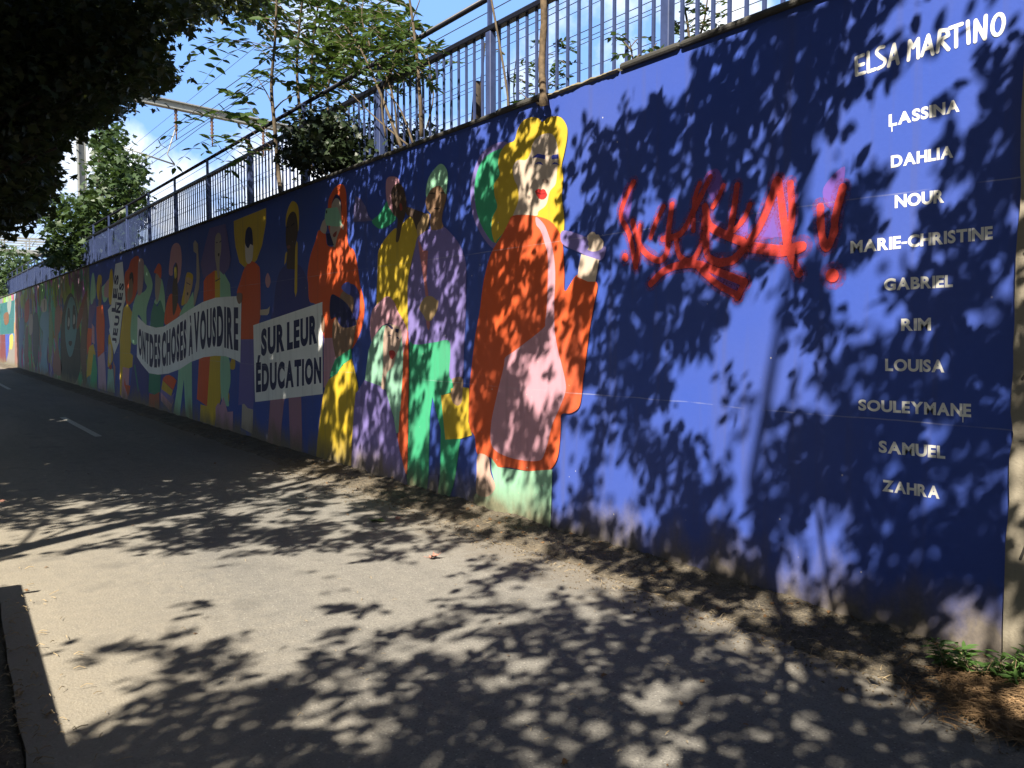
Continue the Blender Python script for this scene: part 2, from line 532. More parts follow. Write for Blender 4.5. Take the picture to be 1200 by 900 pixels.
# bare concrete pier at the right end of the painted wall, edge chipped
m = MB()
zs = np.linspace(-.3, 3.6, 40)
pv = []
for z in zs:
    xe = -1.652 + .012 * nz(0, z, 3, 1) + (.014 if 1.0 < z < 1.16 else 0) + .006 * nz(0, z, 14, 2)
    pv += [(xe, WY - .03, z), (xe + .004, WY + .4, z), (9.0, WY + .4, z), (9.0, WY - .03, z)]
pf = []
for i in range(len(zs) - 1):
    for k in range(4):
        pf.append((i * 4 + k, i * 4 + (k + 1) % 4, i * 4 + 4 + (k + 1) % 4, i * 4 + 4 + k))
pf.append((0, 1, 2, 3)); pf.append(tuple(len(pv) - 4 + k for k in (3, 2, 1, 0)))
pier = tag(obj('concrete_wall', pv, pf, M_CONC), 'bare tan concrete wall with thin dark scrawls right of the blue paint', 'wall', None, 'thing')
M_INK = plain('faded_black_spray', (52, 48, 44), .8, 0, .2, 30, 0)
def ribbon(mb, pts, widths, y, mi=0):
    """flat stroke on the wall plane; pts are (x, z) pairs in metres"""
    P = [Vector((p[0], p[1])) for p in pts]
    L, R = [], []
    for i, p in enumerate(P):
        t = (P[min(i + 1, len(P) - 1)] - P[max(i - 1, 0)])
        t = t.normalized() if t.length > 1e-9 else Vector((1, 0))
        nn = Vector((-t.y, t.x)); w = widths[i] / 2
        L.append(p + nn * w); R.append(p - nn * w)
    cap0 = []; cap1 = []
    t = (P[1] - P[0]).normalized(); w = widths[0] / 2
    for k in range(1, 6):
        a = math.pi * k / 6
        cap0.append(P[0] + Vector((-t.y, t.x)) * w * math.cos(a) - t * w * math.sin(a))
    t = (P[-1] - P[-2]).normalized(); w = widths[-1] / 2
    for k in range(1, 6):
        a = math.pi * k / 6
        cap1.append(P[-1] - Vector((-t.y, t.x)) * w * math.cos(a) + t * w * math.sin(a))
    v = [(q.x, y, q.y) for q in L + R]
    n = len(P)
    f = [(i, i + 1, n + i + 1, n + i) for i in range(n - 1)]
    b = len(v)
    v += [(q.x, y, q.y) for q in cap0]; f.append(tuple([0] + [b + k for k in range(5)] + [n]))
    b = len(v)
    v += [(q.x, y, q.y) for q in cap1]; f.append(tuple([2 * n - 1] + [b + k for k in range(5)] + [n - 1]))
    mb.add(v, f, mi)

def cat_rom(P, closed=True, k=6):
    P = [Vector(p) for p in P]; n = len(P); o = []
    rng_ = range(n) if closed else range(n - 1)
    for i in rng_:
        if closed: p0, p1, p2, p3 = P[i - 1], P[i], P[(i + 1) % n], P[(i + 2) % n]
        else: p0, p1, p2, p3 = P[max(i - 1, 0)], P[i], P[i + 1], P[min(i + 2, n - 1)]
        for s in range(k):
            t = s / k
            o.append(.5 * ((2 * p1) + (p2 - p0) * t + (2 * p0 - 5 * p1 + 4 * p2 - p3) * t * t + (3 * p1 - p0 - 3 * p2 + p3) * t ** 3))
    if not closed: o.append(P[-1])
    return o
for i, pts in enumerate([[(-1.60, 2.1), (-1.52, 2.35), (-1.58, 2.5), (-1.46, 2.62)], [(-1.61, 1.35), (-1.53, 1.5), (-1.58, 1.7), (-1.48, 1.85)],
                         [(-1.59, .55), (-1.5, .8), (-1.46, .6)], [(-1.62, 1.9), (-1.5, 1.95), (-1.4, 1.8)]]):
    q = cat_rom(pts, False, 8)
    m = MB(); ribbon(m, q, [.012] * len(q), WY - .0315 - .0006 * i); m.build('scrawl', M_INK, pier)

# ------------------------------------------------------------------ railing on the bank
RY = WY + .37
PZ = WH - .1
rail = thing('steel_railing', 'blue steel bar railing with a dark raised handrail along the wall top', 'railing', (-4.13, RY, PZ))
X0R, X1R = -92.0, -1.2
ZR, ZH = 4.32, 4.60
m = MB(); m.box(X0R, X1R, RY - .035, RY + .035, ZR - .05, ZR, 0, .008); m.build('top_rail', M_RAILD, rail)
m = MB(); m.box(X0R, X1R, RY - .015, RY + .015, WH + .02, WH + .05, 0, .004); m.build('bottom_rail', M_RAIL, rail)
m = MB(); m.tube([(X0R, RY + .03, ZH), (X1R, RY + .03, ZH)], .028, 10); m.build('hand_rail', M_RAILD, rail, True)
post_me = None
posts = [-4.13 + 2.16 - 2.16 * k for k in range(42)]
for k, x in enumerate(posts):
    if post_me is None:
        m = MB(); m.box(-.04, .04, -.034, .034, 0, ZR - .052 - PZ, 0, .006)
        m.box(-.011, .011, -.03, .012, ZR - PZ + .002, ZH - PZ - .02)
        o = m.build('post', M_RAIL); post_me = o.data
    else:
        o = bpy.data.objects.new('post', post_me); COL.objects.link(o)
    o.parent = rail; o.location = (x - rail.location.x, 0, 0)
    o.data = post_me
bar_me = None
SP = .135
xs = []
x = posts[0] + SP
while x > X0R:
    if min(abs(x - p) for p in posts) > .06: xs.append(x)
    x -= SP
bars = [x for x in xs if x < -3.2][:98]
for x in bars:
    if bar_me is None:
        m = MB(); m.box(-.013, .013, -.008, .008, WH - PZ + .052, ZR - PZ - .052)
        o = m.build('baluster', M_RAIL); bar_me = o.data
    else:
        o = bpy.data.objects.new('baluster', bar_me); COL.objects.link(o)
    o.parent = rail; o.location = (x - rail.location.x, .002, 0)
m = MB()
for x in xs:
    if x in bars: continue
    m.box(x - .013, x + .013, RY - .006, RY + .010, WH + .052, ZR - .052)
tag(m.build('baluster', M_RAIL, rail), kind='stuff')

# ------------------------------------------------------------------ the mural
REG = dict(R1=(540, 120, 4.5), R2=(520, 230, 4.5), R3=(520, 430, 4.285), R4=(400, 180, 5.625), R5=(400, 330, 5.625),
           R6=(400, 450, 5.625), R7=(340, 200, 6.43), R8=(350, 320, 6.43), R9=(350, 430, 6.43), RA=(290, 220, 6.43),
           RB=(280, 340, 4.5), RC=(220, 230, 6.43), RD=(220, 360, 5.62), RE=(140, 260, 6.43), RF=(140, 370, 6.43),
           RG=(90, 290, 8.19), RH=(90, 380, 9.0), RI=(0, 330, 6.93), RJ=(160, 330, 7.5), RK=(700, 160, 4.0), P=(0, 0, 1.0))
ORANGE, PINK, MINT, GREEN = (232, 98, 46), (212, 158, 172), (160, 214, 178), (64, 178, 128)
YELLOW, PURPLE, SKIN, WHITE = (220, 186, 48), (138, 124, 192), (222, 200, 178), (240, 240, 236)
BROWN, DBROWN, NAVY, RED = (150, 118, 92), (84, 66, 54), (22, 28, 86), (214, 52, 40)
TAN, DPURP, FACE2, VIOLET = (196, 164, 118), (62, 66, 140), (176, 164, 152), (112, 96, 160)

def pxs(s):
    """'R1 10,20 30,40 R2 5,6' -> photo pixels"""
    r = REG['P']; o = []
    for w in s.split():
        if w in REG: r = REG[w]
        else:
            a, b = w.split(',')
            o.append((r[0] + float(a) / r[2], r[1] + float(b) / r[2]))
    return o

LAYER = .00018
class Wallpaint:
    """flat painted shapes on the wall; later shapes lie a hair in front of earlier ones"""
    def __init__(s, base=0): s.k = base; s.groups = {}
    def shape(s, sub, rgb, pts, smooth=True):
        q = pxs(pts)
        if smooth: q = [tuple(v) for v in cat_rom(q, True, 5)]
        y = WY - .0012 - LAYER * s.k
        s.k += 1
        v = [at(px, py, y) for px, py in q]
        v = [Vector((p.x, y, max(-.05, min(WH - .002, p.z)))) for p in v]
        if sum((v[i].x * v[(i + 1) % len(v)].z - v[(i + 1) % len(v)].x * v[i].z) for i in range(len(v))) < 0: v.reverse()
        g = s.groups.setdefault(sub, (MB(), []))
        mt = paint(rgb)
        if mt not in g[1]: g[1].append(mt)
        g[0].add(v, [tuple(range(len(v)))], g[1].index(mt))
    def build(s, name, label, wall, first=None):
        root = None
        for sub, (mb, mats) in sorted(s.groups.items(), key=lambda g: g[0] != first):
            if root is None:
                root = mb.build(name, mats, wall); tag(root, label)
            else:
                mb.build(sub, mats, root)
        return root

def figure(label, shapes, base=0, wall=None, name='painted_figure', first=None):
    w = Wallpaint(base)
    for sh in shapes:
        w.shape(sh[0], sh[1], sh[2], sh[3] if len(sh) > 3 else True)
    return w.build(name, label, wall or mural_wall, first)
S = False
# big woman, right
figure('tallest painted woman with long yellow hair, orange coat and raised fist', [
 ('ring', PURPLE, 'R1 250,213 180,218 110,270 65,370 50,480 65,600 110,700 170,770 200,740 300,600 300,300'),
 ('ring', GREEN, 'R1 250,240 160,265 105,320 78,400 72,480 85,580 120,670 178,740 250,700 300,500 280,300'),
 ('hair', YELLOW, 'R1 432,102 410,85 375,77 330,95 300,140 282,200 240,220 205,270 197,330 205,382 176,430 178,490 192,550 166,610 163,680 180,740 200,715 285,640 400,650 480,690 530,735 543,690 545,600 533,500 540,400 533,330 545,270 560,190 560,130 535,85 500,72 460,80'),
 ('face', SKIN, 'R1 460,162 410,178 378,220 368,265 345,302 300,305 275,340 280,400 300,450 303,520 275,606 330,598 400,597 410,575 450,540 470,470 500,430 508,360 515,290 510,230 492,178'),
 ('face', (60, 70, 170), 'R1 375,292 405,270 445,278 445,300 400,290', S),
 ('face', (60, 70, 170), 'R1 478,285 485,276 515,274 516,296 478,301', S),
 ('face', (60, 70, 170), 'R1 386,328 405,314 422,314 436,332 412,322', S),
 ('face', (60, 70, 170), 'R1 480,327 492,315 505,318 522,332 500,324', S),
 ('lips', (222, 50, 44), 'R1 391,470 401,459 412,455 423,461 434,456 445,462 452,477 456,488 448,503 437,511 424,512 410,506 401,491', S),
 ('lips', (120, 24, 26), 'R1 394,473 410,478 424,481 440,479 453,481 438,485 422,486 406,481', S),
 ('face', (188, 160, 140), 'R1 428,408 445,404 462,412 455,424 438,424'),
 ('coat', ORANGE, 'R2 360,105 420,98 490,105 560,130 610,190 628,260 636,400 640,500 700,415 755,440 810,460 795,560 770,700 745,900 R3 700,60 695,120 680,200 640,232 592,238 588,300 575,440 545,505 500,530 420,522 330,505 270,500 235,455 170,440 155,350 128,290 130,100 140,0 R2 165,740 190,600 205,480 225,380 255,290 310,200 340,140'),
 ('lining', PINK, 'R2 487,108 530,150 555,210 575,280 588,400 583,560 585,700 600,800 625,900 R3 612,80 610,130 580,210 545,290 520,390 500,450 480,470 420,472 330,455 260,420 235,370 240,270 265,150 R2 317,895 325,850 380,810 520,700 535,660 545,550 549,330 530,240 510,180 488,150'),
 ('wristband', PURPLE, 'R1 540,675 660,710 740,755 765,765 755,815 735,832 700,830 635,795 535,745'),
 ('forearm', SKIN, 'R2 725,305 820,335 800,450 760,450 705,425 712,370', S),
 ('fist', SKIN, 'R1 690,683 706,686 712,696 728,698 735,712 748,725 752,742 745,770 715,785 690,786 668,776 676,762 670,745 674,735 667,722 670,700'),
 ('skirt', MINT, 'R3 238,455 272,502 420,524 545,515 541,640 534,885 420,850 300,805 145,740 152,660 160,635 215,650 258,590 240,520', S),
 ('hand', (214, 178, 160), 'R3 172,440 225,455 235,530 258,590 250,625 215,652 165,635 165,540'),
], 40, first='coat')
# tall man in purple
figure('painted man with mint cap, purple jumper, green trousers and yellow bag', [
 ('trousers', GREEN, 'R5 450,395 715,385 735,450 R6 760,-30 735,50 660,75 668,180 685,365 785,360 770,470 752,605 735,680 700,785 640,762 635,720 650,600 655,300 600,85 585,200 578,400 575,600 558,745 440,702 430,600 440,300', S),
 ('jumper', PURPLE, 'R4 500,560 540,520 600,490 670,480 740,545 790,620 820,720 823,870 R5 820,200 808,450 796,640 715,635 718,480 705,388 600,402 455,400 440,200 438,40 R4 445,830 465,720 482,640'),
 ('face', BROWN, 'R4 560,290 600,225 650,205 690,240 690,300 670,380 663,440 670,488 600,505 585,460 588,400 565,370 556,330'),
 ('face', (70, 52, 44), 'R4 610,362 630,356 652,362 630,370'),
 ('face', (84, 64, 52), 'R4 580,262 600,255 622,262 600,268'),
 ('face', (84, 64, 52), 'R4 645,258 665,252 684,258 665,264'),
 ('cap', MINT, 'R4 560,285 558,230 575,160 610,105 655,67 690,95 702,150 695,240 688,268 650,212 600,228 575,262'),
 ('tie', (206, 130, 132), 'R4 505,560 540,640 572,640 566,740 560,830 R5 570,60 575,100 555,95 R4 545,850 525,720 513,640', S),
 ('tie', (206, 130, 132), 'R5 560,255 584,265 582,300 575,320 565,300'),
 ('hand', TAN, 'R5 550,105 575,95 600,98 625,120 640,130 630,190 610,230 590,258 560,255 540,220 515,180 525,140'),
 ('bag', YELLOW, 'R6 657,75 722,60 722,30 798,20 842,25 838,250 862,337 790,360 685,366 668,200', S),
 ('hand', (170, 138, 112), 'R5 732,640 798,635 798,740 792,795 765,818 735,795 722,740 738,690'),
 ('shoe', (120, 128, 206), 'R6 558,745 580,600 640,600 632,765', S),
], 22)
figure('painted friend in a yellow jacket with pink hair and a green scarf', [
 ('jacket', YELLOW, 'R4 455,415 490,450 498,520 500,560 470,680 440,830 R5 436,100 438,330 410,270 350,180 300,120 235,180 R4 238,800 240,680 250,630 290,560 360,490 372,560 400,470'),
 ('hair', PINK, 'R4 300,165 340,150 375,165 383,200 345,225 332,290 347,390 320,370 300,310 293,240'),
 ('scarf', GREEN, 'R4 300,315 312,350 340,395 358,430 310,475 255,495 215,470 203,440 250,400 280,350'),
 ('scarf', (120, 112, 164), 'R4 95,275 130,300 160,350 180,410 205,442 140,448 78,448 85,350', S),
 ('face', DBROWN, 'R4 380,195 410,230 425,290 430,340 420,400 400,470 380,570 360,578 365,500 370,430 345,400 335,330 328,260 345,215'),
 ('lips', (160, 70, 56), 'R4 384,330 398,335 402,368 388,374'),
 ('face', (40, 30, 26), 'R4 345,268 372,240 376,250 352,280'),
 ('arm', DBROWN, 'R4 425,350 490,370 560,400 582,430 570,500 530,552 495,500 470,430 430,400'),
 ('hand', TAN, 'R4 540,400 580,402 565,480 530,540 503,552 500,480 520,440'),
], 12)
figure('painted girl with pink hair and a mint headscarf over a purple coat', [
 ('side_coat', ORANGE, 'R5 410,300 440,330 445,600 440,860 R6 440,300 434,600 405,570 370,410 R5 375,900 395,700 400,450', S),
 ('coat', PURPLE, 'R5 155,645 265,692 297,730 322,820 R6 345,230 385,440 420,580 434,700 350,690 60,610 65,560 75,300 85,150 95,60 R5 115,710', S),
 ('hair', PINK, 'R5 200,400 188,300 200,200 235,150 300,97 345,130 370,190 410,260 435,330 420,420 405,470 390,350 340,280 270,290 220,360'),
 ('headscarf', (150, 200, 172), 'R5 275,290 210,370 180,450 160,600 155,650 265,692 292,715 322,820 R6 345,220 362,325 377,320 385,180 R5 390,850 405,600 408,480 395,330 340,283', S),
 ('face', (206, 176, 156), 'R5 300,285 350,285 395,320 390,400 365,480 340,560 300,605 285,705 262,690 275,580 275,420 280,340'),
 ('face', NAVY, 'R5 298,283 320,283 342,305 336,317', S),
 ('face', NAVY, 'R5 357,311 379,311 375,338 357,332', S),
 ('face', NAVY, 'R5 300,362 318,348 335,362 318,356', S),
 ('face', NAVY, 'R5 360,372 372,362 384,382 370,374', S),
 ('lips', (196, 56, 50), 'R5 315,462 330,452 348,458 356,480 336,512 318,490'),
], 56)
figure('painted person in an orange hood holding a mint phone up to the face', [
 ('hood', ORANGE, 'R7 395,103 420,150 427,260 430,460 440,560 480,600 502,680 517,780 R8 462,80 490,200 495,300 470,430 410,560 330,600 280,560 190,490 180,300 R7 190,1005 145,980 135,850 130,780 150,650 190,530 215,450 265,470 280,560 330,560 290,430 285,250 310,170 350,115'),
 ('legs', PINK, 'R8 188,490 262,488 282,560 282,650 237,770 210,862 188,862', S),
 ('hair', NAVY, 'R7 315,240 345,178 375,200 387,260 382,320 355,240 318,275'),
 ('face', (196, 180, 164), 'R7 345,207 375,232 385,330 385,420 355,500 335,582 310,520 300,440 310,280 320,240'),
 ('hair', NAVY, 'R7 272,475 300,470 330,562 282,562', S),
 ('phone', MINT, 'R7 270,285 355,275 385,350 390,410 360,422 265,412 260,350', S),
 ('phone', (40, 44, 50), 'R7 270,300 280,298 278,322 270,322', S),
 ('lips', (150, 60, 54), 'R7 322,482 350,455 346,490 330,502'),
 ('hand', (206, 190, 172), 'R7 240,395 260,365 268,400 278,425 265,475 228,450'),
 ('hand', (222, 200, 178), 'R7 390,400 405,415 402,445 388,430'),
], 4)
figure('painted boy in a yellow shirt peering out under dark hair', [
 ('shirt', YELLOW, 'R8 228,800 290,755 340,685 397,636 420,720 445,830 450,870 R9 445,190 425,280 412,420 400,560 395,805 250,765 130,705 140,560 160,380 180,230 200,150', S),
 ('head', BROWN, 'R8 310,180 360,110 420,130 455,200 450,290 430,420 397,575 330,622 285,645 255,500 255,400 280,330 300,300'),
 ('collar', GREEN, 'R8 275,650 330,610 395,568 402,640 330,692 290,758 240,792 233,762', S),
 ('hair', DPURP, 'R8 350,80 420,90 455,160 457,280 440,352 408,330 415,200 385,160 372,110'),
 ('hair', (100, 112, 210), 'R8 322,112 345,76 385,74 388,158 355,148'),  # sunlit part of his blue cap, the light put into the colour
 ('hand', NAVY, 'R8 245,168 290,175 370,240 432,370 415,397 350,412 310,390 280,330 245,347 233,280'),
], 30)
figure('painted dark skinned man with a long yellow headscarf and navy coat', [
 ('coat', DPURP, 'RA 290,585 380,577 430,640 455,740 470,900 RB 372,130 180,200 172,130 RA 200,860 212,750 240,640'),
 ('headscarf', YELLOW, 'RA 345,100 375,125 388,190 386,310 370,322 360,195 330,190 300,280 290,295 288,230 305,160 325,115'),
 ('headscarf', YELLOW, 'RA 293,480 285,500 277,582 290,562 300,490', S),
 ('face', DBROWN, 'RA 345,180 370,210 380,320 370,390 360,440 362,600 330,612 295,600 300,480 290,420 288,330 300,240 320,195'),
 ('face', (34, 28, 26), 'RA 328,282 352,262 356,270 332,290', S),
 ('face', (34, 28, 26), 'RA 292,296 308,288 308,296 294,304', S),
 ('lips', (140, 84, 80), 'RA 298,440 320,433 320,456 302,457'),
 ('headscarf', YELLOW, 'RA 370,398 379,420 374,780 362,824 354,780 360,450', S),
 ('legs', (176, 130, 150), 'RB 165,575 240,570 226,700 218,845 150,815', S),
 ('legs', (176, 130, 150), 'RB 262,570 328,560 333,760 330,885 272,862 266,700', S),
], 1)
figure('painted person in an orange coat under a wide yellow halo, purple trousers', [
 ('halo', YELLOW, 'RC 347,186 430,152 590,88 590,200 560,370 520,480 475,530 430,537 390,500 360,380 349,280', S),
 ('coat', ORANGE, 'RC 480,488 530,520 545,580 548,880 RD 470,100 467,212 352,214 354,0 RC 405,900 405,740 370,730 395,640 420,560 450,510'),
 ('trousers', (116, 106, 176), 'RD 350,212 467,210 440,330 438,580 430,674 390,660 360,640 333,646 343,365', S),
 ('boot', (190, 178, 164), 'RD 358,640 372,636 395,664 431,674 427,835 353,795', S),
 ('face', (214, 206, 198), 'RC 437,350 490,362 492,420 485,480 460,510 440,490 433,420'),
 ('hair', NAVY, 'RC 465,230 485,260 491,365 472,360 455,392 432,352 435,280 445,245'),
 ('hand', (140, 110, 100), 'RC 372,735 410,735 407,800 392,812 372,795'),
 ('hand', (214, 200, 180), 'RC 545,855 600,850 620,828 612,880 600,896 545,896', S),
], 6)
w = Wallpaint(3); w.shape('oval', PINK, 'RC 603,578 618,605 624,640 616,675 603,690 590,672 584,635 590,600'); w.build('painted_oval', 'small pink oval between two painted figures', mural_wall)
figure('painted woman with wide violet hair and a coat in orange, yellow and mint', [
 ('coat', ORANGE, 'RC 205,510 207,770 118,800 120,640 160,570', S),
 ('coat', YELLOW, 'RC 204,520 245,540 246,770 205,772', S),
 ('coat', MINT, 'RC 243,520 280,590 318,660 326,765 243,768', S),
 ('coat', ORANGE, 'RD 75,335 150,318 127,652 60,605', S),
 ('legs', YELLOW, 'RD 148,318 222,318 217,610 185,720 178,782 80,750 84,640 127,652', S),
 ('coat', MINT, 'RD 218,318 270,330 282,480 266,580 270,652 222,600'),
 ('bush', (196, 150, 176), 'RD 183,660 200,630 215,645 235,588 250,640 262,690 298,686 297,822 185,790', S),
 ('hair', VIOLET, 'RC 165,240 285,208 300,300 325,480 310,540 270,592 240,560 200,560 120,620 97,510 130,370', S),
 ('face', FACE2, 'RC 232,275 250,300 252,400 240,490 238,600 226,610 215,520 205,450 205,330 215,290'),
 ('face', NAVY, 'RC 212,348 226,344 226,350 213,354', S),
 ('face', NAVY, 'RC 238,345 252,332 253,340 240,351', S),
 ('lips', (50, 30, 40), 'RC 228,432 238,430 238,448 230,452'),
 ('collar', (90, 80, 80), 'RC 207,635 245,615 246,622 210,645', S),
], 8)
w = Wallpaint(2); w.shape('leaf', (206, 170, 50), 'RD 290,340 312,350 310,400 292,412 275,392'); w.shape('leaf', (206, 170, 50), 'RD 266,566 274,575 272,620 258,630'); w.build('painted_leaf', 'two yellow leaves painted below the banner end', mural_wall)
figure('painted blonde girl with one arm raised, mint top and trousers', [
 ('top', MINT, 'RE 555,525 566,650 450,725 455,690 480,640 520,590', S),
 ('trousers', MINT, 'RF 445,395 545,340 549,790 500,772 485,480 460,700 455,762 405,738 435,540', S),
 ('hair', YELLOW, 'RE 515,380 550,395 553,440 540,520 500,610 465,622 490,480 500,410'),
 ('face', (214, 176, 130), 'RE 505,420 545,440 540,520 515,600 490,612 496,500'),
 ('face', NAVY, 'RE 505,455 535,470 534,476 506,462', S),
 ('lips', (60, 30, 36), 'RE 508,535 518,532 518,550 510,552'),
 ('arm', FACE2, 'RE 570,138 592,165 595,240 605,400 600,500 570,625 558,632 562,530 580,440 580,240 558,222 556,160', S),
], 10)
figure('painted person with a pink halo of hair, orange shirt and violet cape', [
 ('cape', DPURP, 'RE 380,395 440,470 470,560 460,690 350,770 343,600 360,460', S),
 ('hair', PINK, 'RE 430,158 460,190 469,300 455,420 430,462 430,310 405,340 400,402 373,390 380,280 395,190'),
 ('shirt', ORANGE, 'RE 390,540 452,640 455,700 345,775 350,640'),
 ('face', DBROWN, 'RE 425,310 440,350 437,470 440,600 405,705 398,520 412,400'),
 ('face', (216, 200, 70), 'RE 412,350 428,345 431,410 416,424'),
], 3)
figure('painted man with red hair and a mint jacket over green', [
 ('shirt', (70, 140, 120), 'RE 262,605 285,640 315,575 342,690 330,800 228,800 240,680', S),
 ('trousers', (50, 140, 110), 'RF 225,430 312,430 305,580 265,597 218,572', S),
 ('legs', (200, 96, 60), 'RF 225,585 265,596 300,575 300,705 220,685', S),
 ('jacket', MINT, 'RE 315,428 342,560 340,685 310,592 282,622 262,602 280,560'),
 ('face', FACE2, 'RE 275,390 307,405 312,470 287,602 270,560 268,480'),
 ('hair', (224, 96, 56), 'RE 295,313 315,340 312,425 285,392 260,382 275,345'),
], 14)
figure('painted woman with an orange afro and yellow dress', [
 ('afro', (214, 90, 46), 'RE 90,285 145,262 152,400 132,520 100,600 55,622 38,500 42,390 68,350'),
 ('dress', YELLOW, 'RE 30,650 60,615 95,680 90,880 RF 82,280 102,300 97,385 60,402 28,385 15,612 3,590 RE 3,880', S),
 ('face', (150, 120, 96), 'RE 90,418 102,460 96,560 70,602 58,560 73,460'),
 ('hair', (40, 34, 40), 'RE 92,378 104,400 104,470 92,425 78,440 76,400'),
 ('legs', PINK, 'RF 25,385 75,398 70,520 62,645 13,612', S),
 ('shoe', ORANGE, 'RF 38,465 48,520 90,530 65,610 35,520', S),
], 6)
figure('painted person in mint with one elbow bent over the head', [
 ('jacket', MINT, 'RE 190,320 250,470 205,650 200,790 140,700 135,910 85,890 95,680 130,550 180,530 207,490 190,440'),
 ('coat', DPURP, 'RF 122,290 215,420 226,685 150,660 70,620 98,380', S),
 ('head', (190, 160, 160), 'RE 160,273 182,300 182,420 167,532 138,545 138,400 143,300'),
 ('cane', (50, 130, 120), 'RF 108,370 120,370 148,570 138,572', S),
], 12)
figure('painted chevron flag in orange, yellow, violet and pink', [
 ('stripe', ORANGE, 'RF 330,470 350,450 375,445 410,465 430,490 405,560 325,487', S),
 ('stripe', YELLOW, 'RF 325,487 402,562 390,607 316,552', S),
 ('stripe', PURPLE, 'RF 316,552 390,607 416,578 392,667 310,575', S),
 ('stripe', PINK, 'RF 310,575 392,667 412,618 385,722 313,640', S),
], 20, name='painted_flag')
figure('painted child in mint and yellow at the left end of the mural', [
 ('hood', MINT, 'RG 155,243 170,290 182,450 150,572 130,480 140,300'),
 ('cape', VIOLET, 'RG 118,560 150,540 168,480 187,560 152,700 130,790 108,785', S),
 ('skirt', ORANGE, 'RH 118,40 162,45 152,210 108,325 103,150', S),
 ('skirt', PINK, 'RH 158,-10 185,30 187,210 160,190', S),
 ('legs', YELLOW, 'RH 130,240 175,205 197,310 160,520 103,565 110,380', S),
 ('legs', GREEN, 'RH 175,310 195,330 215,480 210,685 138,655 150,530', S),
], 3)
figure('painted person with a yellow crest and orange robe beside the white placard', [
 ('robe', ORANGE, 'RG 190,570 250,548 267,700 RH 295,0 290,285 220,352 208,100 RG 185,780', S),
 ('hair', YELLOW, 'RG 215,262 240,288 230,420 205,502 190,400 200,290'),
 ('face', BROWN, 'RG 225,340 240,380 235,560 205,560 210,480', S),
 ('legs', (196, 166, 190), 'RH 220,352 290,290 302,440 312,705 228,675', S),
], 10)
figure('painted small blonde child with mint trousers under the white placard', [
 ('hair', YELLOW, 'RH 335,120 365,138 382,340 352,432 325,442 330,300'),
 ('face', (216, 200, 170), 'RH 335,230 360,225 364,380 338,400'),
 ('trousers', (160, 206, 190), 'RH 328,470 382,470 402,725 318,705', S),
 ('coat', (186, 140, 130), 'RH 380,375 407,450 402,690', S),
 ('shoe', (190, 80, 50), 'RH 340,440 368,425 365,475 345,470'),
], 16)
figure('painted head of pink and mint with yellow hair beside the placard', [
 ('head', MINT, 'RG 290,330 250,370 238,400 258,525 300,470 315,300'),
 ('head', (200, 160, 170), 'RG 270,360 315,310 320,460 265,470'),
 ('hair', YELLOW, 'RG 330,205 346,260 347,480 320,552 305,470 313,280'),
], 12)

# --------------------------------------------- lettering
BOLD = .040
def glyph(ch):
    """2D outline of one character from the built-in font, normalised to its own box"""
    if (ch, BOLD) in GL: return GL[ch, BOLD]
    cu = bpy.data.curves.new('glyph', 'FONT'); cu.body = ch; cu.offset = BOLD; cu.resolution_u = 5; cu.fill_mode = 'FRONT'
    o = bpy.data.objects.new('glyph', cu); COL.objects.link(o)
    dg = bpy.context.evaluated_depsgraph_get(); dg.update()
    me = o.evaluated_get(dg).to_mesh()
    v = [(p.co.x, p.co.y) for p in me.vertices]; f = [tuple(p.vertices) for p in me.polygons]
    o.evaluated_get(dg).to_mesh_clear()
    bpy.data.objects.remove(o); bpy.data.curves.remove(cu)
    xs_ = [p[0] for p in v]; ys_ = [p[1] for p in v]
    x0, x1, y0, y1 = min(xs_), max(xs_), min(ys_), max(ys_)
    GL[ch, BOLD] = ([((a - x0) / (x1 - x0), (b - y0) / (y1 - y0)) for a, b in v], f, (x1 - x0))
    return GL[ch, BOLD]
GL = {}
def text_slots(s, gap=.11, weights=None):
    ws = [(.10 if c == ' ' else glyph(c)[2] / .72) for c in s]
    tot = sum(ws) + gap * (len(s) - 1); u = 0; o = []
    for c, w_ in zip(s, ws):
        if c != ' ': o.append((c, u / tot, (u + w_) / tot))
        u += w_ + gap
    return o

def letters(mb, s, fn, y, gap=.11, tall=()):
    """fn(u, v) -> photo pixel for u along the word and v from baseline (0) to cap height (1)"""
    for (c, u0, u1) in text_slots(s, gap):
        v, f, _ = glyph(c)
        vm = dict(tall).get(c, 1.0); v0 = 0.0
        if c == '-': v0, vm = .34, .50
        P = []
        for a, b in v:
            px, py = fn(u0 + (u1 - u0) * a, v0 + b * (vm - v0))
            q = at(px, py, y); P.append((q.x, y, q.z))
        mb.add(P, f)

def lerp(a, b, t): return a + (b - a) * t
def quad(xl, tl, bl, xr, tr, br):
    return lambda u, v: (lerp(xl, xr, u), lerp(lerp(bl, br, u), lerp(tl, tr, u), v))
def curve_fn(xs_, tops, bots, xa, xb):
    return lambda u, v: (lambda x: (x, lerp(float(np.interp(x, xs_, bots)), float(np.interp(x, xs_, tops)), v)))(lerp(xa, xb, u))

